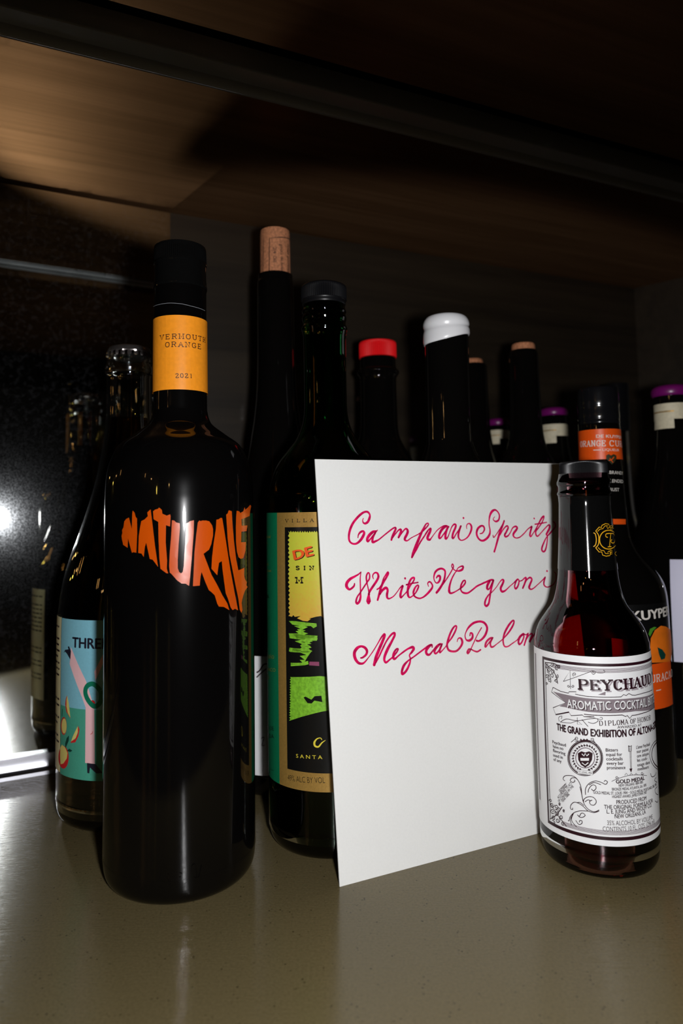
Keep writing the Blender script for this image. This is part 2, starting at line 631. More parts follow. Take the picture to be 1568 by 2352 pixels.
SLAB = {
    'A': ([[(0.6, 0), (3, 10), (5.4, 0)], [(1.5, 3.6), (4.5, 3.6)]], [(0.6, 0), (5.4, 0)]),
    'B': ([[(1, 0), (1, 10)], [(0.2, 10), (3.6, 10), (4.8, 8.8), (4.8, 6.6), (3.6, 5.4), (1, 5.4)], [(3.6, 5.4), (5.3, 4.2), (5.3, 1.3), (3.8, 0), (0.2, 0)]], []),
    'C': ([[(5, 7.2), (4.9, 8.9), (3.2, 10), (1.3, 8.8), (0.7, 5), (1.3, 1.2), (3.2, 0), (5.2, 1.6)], [(5.1, 10), (5.1, 7)]], []),
    'D': ([[(1, 0), (1, 10)], [(0.2, 10), (3, 10), (5, 8.4), (5.4, 5), (5, 1.6), (3, 0), (0.2, 0)]], []),
    'E': ([[(1, 0), (1, 10)], [(0.1, 10), (5, 10), (5, 7.8)], [(0.1, 0), (5.2, 0), (5.2, 2.3)], [(1, 5.2), (3.6, 5.2)], [(3.6, 6.4), (3.6, 4)]], []),
    'F': ([[(1, 0), (1, 10)], [(0.1, 10), (5.2, 10), (5.2, 7.8)], [(1, 5.2), (3.6, 5.2)], [(3.6, 6.4), (3.6, 4)]], [(1, 0)]),
    'G': ([[(5, 7.4), (4.8, 9), (3.2, 10), (1.2, 8.8), (0.6, 5), (1.2, 1.2), (3.2, 0), (5, 1), (5, 4.2)], [(3.3, 4.2), (5.9, 4.2)], [(5, 10), (5, 7.2)]], []),
    'H': ([[(1, 0), (1, 10)], [(5, 0), (5, 10)], [(1, 5), (5, 5)]], [(1, 0), (1, 10), (5, 0), (5, 10)]),
    'I': ([[(3, 0), (3, 10)]], [(3, 0), (3, 10)]),
    'L': ([[(1.4, 0), (1.4, 10)], [(0.4, 0), (5.2, 0), (5.2, 2.6)]], [(1.4, 10)]),
    'M': ([[(0.9, 0), (0.9, 10), (3, 3), (5.1, 10), (5.1, 0)]], [(0.9, 0), (5.1, 0), (0.6, 10), (5.4, 10)]),
    'N': ([[(1, 0), (1, 10), (5, 0), (5, 10)]], [(1, 0), (0.7, 10), (5, 10)]),
    'O': ([[(3, 10), (1.3, 9), (0.6, 5), (1.3, 1), (3, 0), (4.7, 1), (5.4, 5), (4.7, 9), (3, 10)]], []),
    'P': ([[(1, 0), (1, 10)], [(0.1, 10), (3.6, 10), (5.2, 8.7), (5.2, 6.1), (3.6, 4.8), (1, 4.8)]], [(1, 0)]),
    'R': ([[(1, 0), (1, 10)], [(0.1, 10), (3.6, 10), (5, 8.8), (5, 6.5), (3.6, 5.2), (1, 5.2)], [(3.2, 5.2), (4.9, 0), (5.9, 0)]], [(1, 0)]),
    'S': ([[(4.9, 7.4), (4.6, 9.2), (3, 10), (1.2, 9.2), (1, 7.2), (3, 5.2), (5, 3.2), (4.8, 0.9), (3, 0), (1.2, 0.8), (0.9, 2.8)]], []),
    'T': ([[(3, 0), (3, 10)], [(0.3, 7.8), (0.3, 10), (5.7, 10), (5.7, 7.8)]], [(3, 0)]),
    'U': ([[(1, 10), (1, 3), (1.6, 0.8), (3, 0), (4.4, 0.8), (5, 3), (5, 10)]], [(1, 10), (5, 10)]),
    'V': ([[(0.6, 10), (3, 0), (5.4, 10)]], [(0.6, 10), (5.4, 10)]),
    'Y': ([[(0.6, 10), (3, 5), (5.4, 10)], [(3, 5), (3, 0)]], [(0.6, 10), (5.4, 10), (3, 0)]),
    '2': ([[(0.9, 7.6), (1.3, 9.3), (3, 10), (4.7, 9.2), (4.8, 7.2), (3.4, 4.6), (0.7, 0), (5.3, 0), (5.3, 1.8)]], []),
    '0': ([[(3, 10), (1.4, 9), (0.8, 5), (1.4, 1), (3, 0), (4.6, 1), (5.2, 5), (4.6, 9), (3, 10)]], []),
    '1': ([[(1.3, 8.6), (3.2, 10), (3.2, 0)]], [(3.2, 0)]),
    "'": ([[(3, 10), (2.4, 7)]], []), ' ': ([], []), '.': ([[(3, 0), (3, 0.6)]], []), '-': ([[(1, 4.5), (5, 4.5)]], []),
}
CURVY = set('BCDGOPRSU20')


CAPH = []


class Print:
    """flat print laid on a label surface; everything goes into one thin mesh"""
    def __init__(self, surf, src=None, off=0.0002):
        self.s, self.off = surf, off
        self.src = src or (0, 0, 1.0)
        self.verts, self.faces = [], []

    def at(self, ox, oy, sc):
        self.src = (ox, oy, sc)
        return self

    def p(self, x, y):
        return self.s.hit(self.src[0] + x / self.src[2], self.src[1] + y / self.src[2])

    def w(self, w, y=1200):
        return w / self.src[2] * self.s.px(self.src[1] + y / self.src[2])

    def tri(self, pts2):
        b = len(self.verts)
        t = geometry.tessellate_polygon([[Vector((q[0], q[1], 0)) for q in pts2]])
        self.verts += list(pts2)
        for f in t:
            a, c, d = (pts2[i] for i in f)
            area = (c[0] - a[0]) * (d[1] - a[1]) - (c[1] - a[1]) * (d[0] - a[0])
            ids = tuple(b + i for i in f)
            self.faces.append(ids if area > 0 else ids[::-1])

    def poly(self, pts):
        self.tri([self.p(x, y) for x, y in pts])
        return self

    def rect(self, a0, a1, z0, z1):
        n = max(1, int(abs(a1 - a0) / 0.002))
        b = len(self.verts)
        for k in range(n + 1):
            a = a0 + (a1 - a0) * k / n
            self.verts += [(a, z0), (a, z1)]
        for k in range(n):
            i = b + 2 * k
            self.faces.append((i, i + 2, i + 3, i + 1))
        return self

    def ribbon(self, pts):
        """pts: (a, z, width) in surface units"""
        n = len(pts)
        b = len(self.verts)
        nr = []
        for i in range(n):
            p, q = pts[max(i - 1, 0)], pts[min(i + 1, n - 1)]
            dx, dy = q[0] - p[0], q[1] - p[1]
            L = math.hypot(dx, dy) or 1e-9
            nr.append((-dy / L, dx / L))
        for (x, y, w), (nx, ny) in zip(pts, nr):
            self.verts += [(x + nx * w / 2, y + ny * w / 2), (x - nx * w / 2, y - ny * w / 2)]
        for i in range(n - 1):
            k = b + 2 * i
            self.faces.append((k, k + 1, k + 3, k + 2))
        return self

    def disc(self, x, y, r, seg=12):
        b = len(self.verts)
        self.verts += [(x + r * math.cos(2 * math.pi * k / seg), y + r * math.sin(2 * math.pi * k / seg)) for k in range(seg)]
        self.faces.append(tuple(range(b, b + seg)))
        return self

    def stroke(self, pts, w=None, smooth=True, caps=False, sub=5):
        out = []
        for q in pts:
            a, z = self.p(q[0], q[1])
            ww = self.w(q[2] if len(q) > 2 else w, q[1])
            out.append((a, z, ww))
        if smooth:
            out = [(a, z, max(ww, 1e-5)) for a, z, ww in cr(out, sub)]
        self.ribbon(out)
        if caps:
            for e in (out[0], out[-1]):
                self.disc(e[0], e[1], e[2] / 2)
        return self

    def dot(self, x, y, r):
        a, z = self.p(x, y)
        return self.disc(a, z, self.w(r, y))

    def circle(self, x, y, rx, ry, w, seg=40):
        pts = [(x + rx * math.cos(2 * math.pi * k / seg), y + ry * math.sin(2 * math.pi * k / seg), w) for k in range(seg + 1)]
        return self.stroke(pts, smooth=False)

    def ellipse(self, x, y, rx, ry, seg=28):
        return self.poly([(x + rx * math.cos(2 * math.pi * k / seg), y + ry * math.sin(2 * math.pi * k / seg)) for k in range(seg)])

    def text(self, s, p0, p1, h, nvis=None, bold=0.0, off=(0, 0), spacing=0.0, arc=0.0):
        """s is set so that its first nvis characters run from p0 to p1 along the baseline (source pixels), h tall"""
        nvis = nvis or len(s)
        if spacing:
            s2, nv2 = '', 0
            s2 = (' ' * int(spacing)).join(s)
            nv2 = nvis + (nvis - 1) * int(spacing)
            s, nvis = s2, nv2
        vs, fs = font_mesh(s, min(bold, 0.0))
        if not vs:
            return self
        if nvis < len(s):
            v2, _ = font_mesh(s[:nvis].rstrip(), min(bold, 0.0))
        else:
            v2 = vs
        x0, x1 = min(v[0] for v in v2), max(v[0] for v in v2)
        P0 = self.p(p0[0] + off[0], p0[1] + off[1])
        P1 = self.p(p1[0] + off[0], p1[1] + off[1])
        L = math.hypot(P1[0] - P0[0], P1[1] - P0[1])
        ex = ((P1[0] - P0[0]) / L, (P1[1] - P0[1]) / L)
        kx = L / (x1 - x0)
        if not CAPH:
            CAPH.append(max(v[1] for v in font_mesh('H', 0.0)[0]))
        ky = self.w(h, p0[1]) / CAPH[0]
        if bold > 0:                                   # heavier weights: the outline printed with a small spread
            d = bold * 0.75
            n0 = len(vs)
            v0, f0 = vs, fs
            vs, fs = [], []
            for (ddx, ddy) in ((-d, 0), (d, 0), (0, -d * 0.6), (0, d * 0.6)):
                fs += [tuple(i + len(vs) for i in f) for f in f0]
                vs = vs + [(x + ddx, y + ddy) for x, y in v0]
        b = len(self.verts)
        for x, y in vs:
            u = (x - x0) * kx
            v = y * ky
            t = (x - x0) / (x1 - x0)
            v += arc * self.w(1, p0[1]) * 4 * t * (1 - t)
            self.verts.append((P0[0] + ex[0] * u - ex[1] * v, P0[1] + ex[1] * u + ex[0] * v))
        self.faces += [tuple(i + b for i in f) for f in fs]
        return self

    def slab(self, s, p0, p1, h, w, nvis=None, thin=1.0, gap=1.2, off=(0, 0), serif=1.15):
        nvis = nvis or len(s)
        adv = 6 + gap
        total = nvis * adv - gap
        P0 = self.p(p0[0] + off[0], p0[1] + off[1])
        P1 = self.p(p1[0] + off[0], p1[1] + off[1])
        L = math.hypot(P1[0] - P0[0], P1[1] - P0[1])
        ex = ((P1[0] - P0[0]) / L, (P1[1] - P0[1]) / L)
        W = self.w(w, p0[1])
        tf = max(thin, 0.55)
        kx, ky = L / total, (self.w(h, p0[1]) * 1.03 - W * tf) / 10
        y_lift = W * tf / 2

        def q(x, y):
            u, v = x * kx, y * ky + y_lift
            return (P0[0] + ex[0] * u - ex[1] * v, P0[1] + ex[1] * u + ex[0] * v)
        for i, ch in enumerate(s):
            st, sf = SLAB.get(ch, ([], []))
            for k, pl in enumerate(st):
                x_off = i * adv
                pts = [(x + x_off, y) for x, y in pl]
                if ch in CURVY and len(pts) > 4:
                    pts = cr(pts, 4)
                if thin >= 0.99:
                    self.ribbon([q(x, y) + (W,) for x, y in pts])
                else:
                    for (xa, ya), (xb, yb) in zip(pts[:-1], pts[1:]):
                        an = abs(yb - ya) / (math.hypot(xb - xa, yb - ya) + 1e-9)
                        ww = W * (thin + (1 - thin) * an ** 1.5)
                        if ch in 'AVYMN' and xb > xa and yb > ya:
                            ww *= 0.6
                        dx, dy = (xb - xa) * 0.05, (yb - ya) * 0.05
                        self.ribbon([q(xa - dx, ya - dy) + (ww,), q(xb + dx, yb + dy) + (ww,)])
            for (x, y) in sf:
                sl = serif
                self.ribbon([q(x + i * adv - sl, y) + (W * max(thin, 0.55),), q(x + i * adv + sl, y) + (W * max(thin, 0.55),)])
        return self

    def build(self, name, material, parent, cut=0.0025, label=None):
        bm = bmesh.new()
        vs = [bm.verts.new((a, z, 0)) for a, z in self.verts]
        for f in self.faces:
            try:
                bm.faces.new([vs[i] for i in f])
            except ValueError:
                pass
        if cut and isinstance(self.s, Surf) and self.verts:
            lo, hi = min(v[0] for v in self.verts), max(v[0] for v in self.verts)
            k = math.ceil(lo / cut)
            while k * cut < hi:
                bmesh.ops.bisect_plane(bm, geom=bm.verts[:] + bm.edges[:] + bm.faces[:], dist=1e-7, plane_co=(k * cut, 0, 0), plane_no=(1, 0, 0))
                k += 1
            cz = 0.005
            lo, hi = min(v[1] for v in self.verts), max(v[1] for v in self.verts)
            k = math.ceil(lo / cz)
            while k * cz < hi:
                bmesh.ops.bisect_plane(bm, geom=bm.verts[:] + bm.edges[:] + bm.faces[:], dist=1e-7, plane_co=(0, k * cz, 0), plane_no=(0, 1, 0))
                k += 1
            bmesh.ops.remove_doubles(bm, verts=bm.verts[:], dist=2e-6)
        for v in bm.verts:
            v.co = self.s.map(v.co.x, v.co.y, self.off)
        bm.normal_update()
        me = bpy.data.meshes.new(name)
        bm.to_mesh(me)
        bm.free()
        me.materials.append(material)
        if isinstance(self.s, Surf):
            me.shade_smooth()
        o = bpy.data.objects.new(name, me)
        COL.objects.link(o)
        o.parent = parent
        if label:
            o['label'] = label
        return o


def flush(pr, name, material, parent):
    """build what has been printed so far as a part of its own and go on with an empty sheet"""
    if pr.verts:
        pr.build(name, material, parent)
    pr.verts, pr.faces = [], []
    return pr


def const(r):
    return lambda z: r


def interp(pts):
    P = sorted((z, r) for r, z in pts)

    def f(z):
        if z <= P[0][0]:
            return P[0][1]
        for (z0, r0), (z1, r1) in zip(P[:-1], P[1:]):
            if z <= z1:
                return r0 + (r1 - r0) * (z - z0) / max(z1 - z0, 1e-9)
        return P[-1][1]
    return f


def shell(outer, wall, floor_t=0.006):
    """outer profile from bottom centre to lip -> closed glass shell profile"""
    zt = outer[-1][1]
    inner = []
    for r, z in outer:
        if r > wall * 1.5 and z > floor_t:
            inner.append((r - wall, z))
    inner[-1] = (inner[-1][0], zt)
    return outer + inner[::-1] + [(0.0, inner[0][1] + 0.001)]


# ------------------------------------------------------------------ the setting
CEIL = 0.416
E_W = Vector((math.cos(WALL_ANG), math.sin(WALL_ANG), 0))       # along the wall, to the right
N_B = Vector((-math.sin(WALL_ANG), math.cos(WALL_ANG), 0))      # into the wall
TRACK0 = on_z(0, 1800, 0)
W0 = TRACK0 + N_B * 0.024                                       # a point of the wall plane


def wp(u, d, z):
    """u along the wall, d in front of it"""
    q = W0 + E_W * u - N_B * d
    return Vector((q.x, q.y, z))


def wall_u(x, y):
    r = ray(x, y)
    t = (W0 - CAM_C).dot(N_B) / r.dot(N_B)
    return (CAM_C + r * t - W0).dot(E_W)


def wall_d(x, y, z):
    q = on_z(x, y, z)
    return (W0 - q).dot(N_B)


U_R = wall_u(1455, 653)
U_M = wall_u(388, 520)
U_L = -0.70
# counter
ct = box('countertop', [wp(U_L, 1.0, -0.03), wp(U_R + 0.75, 1.0, -0.03), wp(U_R + 0.75, -0.0, -0.03), wp(U_L, -0.0, -0.03),
                        wp(U_L, 1.0, 0), wp(U_R + 0.75, 1.0, 0), wp(U_R + 0.75, -0.0, 0), wp(U_L, -0.0, 0)], M['counter'])
ct['label'] = 'glossy speckled brown-grey stone countertop that the bottles stand on'
ct['category'] = 'counter'
# back wall and angled right wall
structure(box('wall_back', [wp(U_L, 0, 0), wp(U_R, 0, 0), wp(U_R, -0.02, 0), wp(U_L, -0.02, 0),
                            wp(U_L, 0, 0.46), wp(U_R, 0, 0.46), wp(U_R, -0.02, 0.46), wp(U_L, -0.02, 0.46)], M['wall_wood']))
cr0 = wp(U_R, 0, 0)
rd = Vector((0.725, -0.69, 0)).normalized()
rn = Vector((rd.y, -rd.x, 0)) * -1


def rw(t, o, z):
    q = cr0 + rd * t + rn * o
    return Vector((q.x, q.y, z))


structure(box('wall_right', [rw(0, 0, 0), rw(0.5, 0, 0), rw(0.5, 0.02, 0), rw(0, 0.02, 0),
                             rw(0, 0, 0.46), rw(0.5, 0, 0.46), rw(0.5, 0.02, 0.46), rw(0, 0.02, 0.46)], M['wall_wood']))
# ceiling: back board, rail, shadow gap, front boards
d_rail0 = wall_d(0, 74, CEIL)
d_rail1 = wall_d(0, 10, CEIL)
d_gap = wall_d(784, 150, CEIL)
ceil = structure(box('ceiling', [wp(U_L, 1.0, CEIL + 0.02), wp(U_R + 0.75, 1.0, CEIL + 0.02), wp(U_R + 0.75, -0.02, CEIL + 0.02), wp(U_L, -0.02, CEIL + 0.02),
                                 wp(U_L, 1.0, CEIL + 0.04), wp(U_R + 0.75, 1.0, CEIL + 0.04), wp(U_R + 0.75, -0.02, CEIL + 0.04), wp(U_L, -0.02, CEIL + 0.04)], M['recess']))


def ceil_board(d0, d1, z0=CEIL):
    return box('board', [wp(U_L, d1, z0), wp(U_R + 0.75, d1, z0), wp(U_R + 0.75, d0, z0), wp(U_L, d0, z0),
                         wp(U_L, d1, CEIL + 0.0195), wp(U_R + 0.75, d1, CEIL + 0.0195), wp(U_R + 0.75, d0, CEIL + 0.0195), wp(U_L, d0, CEIL + 0.0195)], M['ceiling_wood'], ceil)


ceil_board(0.0, d_rail0 - 0.0005)
ceil_board(d_gap, d_gap + 0.16)
ceil_board(d_gap + 0.1605, d_gap + 0.36, CEIL + 0.0015)
# sliding-door rail under the ceiling: an extruded profile
rp_ = [(d_rail0, CEIL + 0.012), (d_rail0, CEIL - 0.0005), (d_rail0 + 0.0020, CEIL - 0.0035), (d_rail0 + 0.0028, CEIL - 0.0025), (d_rail0 + 0.0042, CEIL - 0.0022),
       (d_rail0 + 0.0052, CEIL - 0.0048), (d_rail0 + 0.0066, CEIL - 0.0056), (d_rail0 + 0.0080, CEIL - 0.0050), (d_rail0 + 0.0100, CEIL - 0.0010),
       (d_rail1 - 0.0012, CEIL + 0.0002), (d_rail1 - 0.0004, CEIL - 0.0006), (d_rail1 + 0.0006, CEIL + 0.0004), (d_rail1 + 0.0006, CEIL + 0.012)]
rv = [wp(U_L, d, z) for d, z in rp_] + [wp(U_R + 0.75, d, z) for d, z in rp_]
n_ = len(rp_)
rf_ = [(i, (i + 1) % n_, n_ + (i + 1) % n_, n_ + i) for i in range(n_)]
rail = structure(new_obj('trim_1', rv, rf_, M['rail'], None, 50))
gv = [wp(U_L, d, z) for d, z in ((d_rail0 - 0.0004, CEIL - 0.0006), (d_rail0 + 0.0040, CEIL - 0.0040), (d_rail0 + 0.0046, CEIL - 0.0020))]
gv += [wp(U_R + 0.75, d, z) for d, z in ((d_rail0 - 0.0004, CEIL - 0.0006), (d_rail0 + 0.0040, CEIL - 0.0040), (d_rail0 + 0.0046, CEIL - 0.0020))]
new_obj('dark_strip', gv, [(0, 1, 4, 3), (1, 2, 5, 4), (2, 0, 3, 5)], M['rail_dark'], rail)  # near-black strip along the wall side of the rail

# mirror standing in an aluminium channel against the left part of the wall
E_M = Vector((math.cos(MIRROR_ANG), math.sin(MIRROR_ANG), 0))
N_M = Vector((-math.sin(MIRROR_ANG), math.cos(MIRROR_ANG), 0))
MR = wp(U_M, 0.0045, 0)


def mp(u, d, z):
    """u to the right from the mirror's right edge, d in front of its face"""
    q = MR + E_M * u - N_M * d
    return Vector((q.x, q.y, z))


mir = thing('mirror_panel', 'dusty wall mirror at left, reflecting the flash and the cider bottle', 'mirror', mp(-0.2, 0, 0))


def rel(o, root):
    o.parent = root
    o.matrix_parent_inverse = root.matrix_basis.inverted()
    return o


ML = -0.55
rel(box('pane', [mp(ML, 0, 0.004), mp(0, 0, 0.004), mp(0, -0.003, 0.004), mp(ML, -0.003, 0.004),
                 mp(ML, 0, CEIL - 0.002), mp(0, 0, CEIL - 0.002), mp(0, -0.003, CEIL - 0.002), mp(ML, -0.003, CEIL - 0.002)], M['mirror']), mir)
cp = [(0.001, 0.001), (0.001, 0.0096), (0.0030, 0.0096), (0.0036, 0.0118), (0.0050, 0.0118), (0.0050, 0.0034), (0.0056, 0.0026), (0.0100, 0.0022), (0.0112, 0.0030), (0.0126, 0.0022), (0.0130, 0.0)]
cv = [mp(ML, d, z) for d, z in cp] + [mp(0, d, z) for d, z in cp]
n_ = len(cp)
cf = [(i, (i + 1) % n_, n_ + (i + 1) % n_, n_ + i) for i in range(n_)] + [tuple(range(n_))[::-1], tuple(range(n_, 2 * n_))]
rel(new_obj('bottom_channel', cv, cf, M['alu'], None, 40), mir)

# ------------------------------------------------------------------ the card with the handwritten list
BL = on_z(780, 2037, 0)
BR = on_z(1240, 1913, 0)
ce = (BR - BL).normalized()
r_ = ray(723, 1057)
TL = CAM_C + r_ * (0.3655 / r_.y)
cu_ = TL - BL
cu_ = (cu_ - ce * cu_.dot(ce)).normalized()
cn = ce.cross(cu_).normalized()
CARD_W, CARD_H = 0.1655, 0.2026
card = thing('menu_card', 'white card with three cocktail names handwritten in crimson ink, leaning beside bitters bottle', 'card', BL)
from mathutils import Matrix
rotm = Matrix((ce, -cn, cu_)).transposed()     # local x along edge, local -y towards the viewer? fixed below
if cn.dot(CAM_C - BL) < 0:
    cn = -cn
# local axes: x = along the bottom edge, z = up the card, -y = out of its front
rotm = Matrix((ce, (-cn), cu_)).transposed()
card.rotation_euler = rotm.to_euler()
T_ = 0.0006
sk = cu_.dot(TL - BL) and (TL - BL).dot(ce) / (TL - BL).dot(cu_)
sheet = []
NX, NZ = 24, 24


def bend(a, z):
    return 0.0006 * math.sin(math.pi * min(max(a / CARD_W, 0), 1)) * (z / CARD_H)


for side in (0, 1):
    for j in range(NZ + 1):
        for i in range(NX + 1):
            a, z = CARD_W * i / NX, CARD_H * j / NZ
            sheet.append((a + sk * z, bend(a, z) + side * T_, z))
fs_ = []
nn = (NX + 1) * (NZ + 1)
for j in range(NZ):
    for i in range(NX):
        k = j * (NX + 1) + i
        fs_.append((k, k + 1, k + NX + 2, k + NX + 1))
        fs_.append((nn + k, nn + k + NX + 1, nn + k + NX + 2, nn + k + 1))
ring = [i for i in range(NX + 1)] + [(j + 1) * (NX + 1) + NX for j in range(NZ)] + [NZ * (NX + 1) + i for i in range(NX - 1, -1, -1)] + [j * (NX + 1) for j in range(NZ - 1, 0, -1)]
for q1, q2 in zip(ring, ring[1:] + ring[:1]):
    fs_.append((q2, q1, nn + q1, nn + q2))
new_obj('paper_sheet', sheet, fs_, M['white_paper'], card, 30)


class CardPlane(Plane):
    def map(self, a, z, off):
        return (a, bend(a - sk * z, z) - off, z)


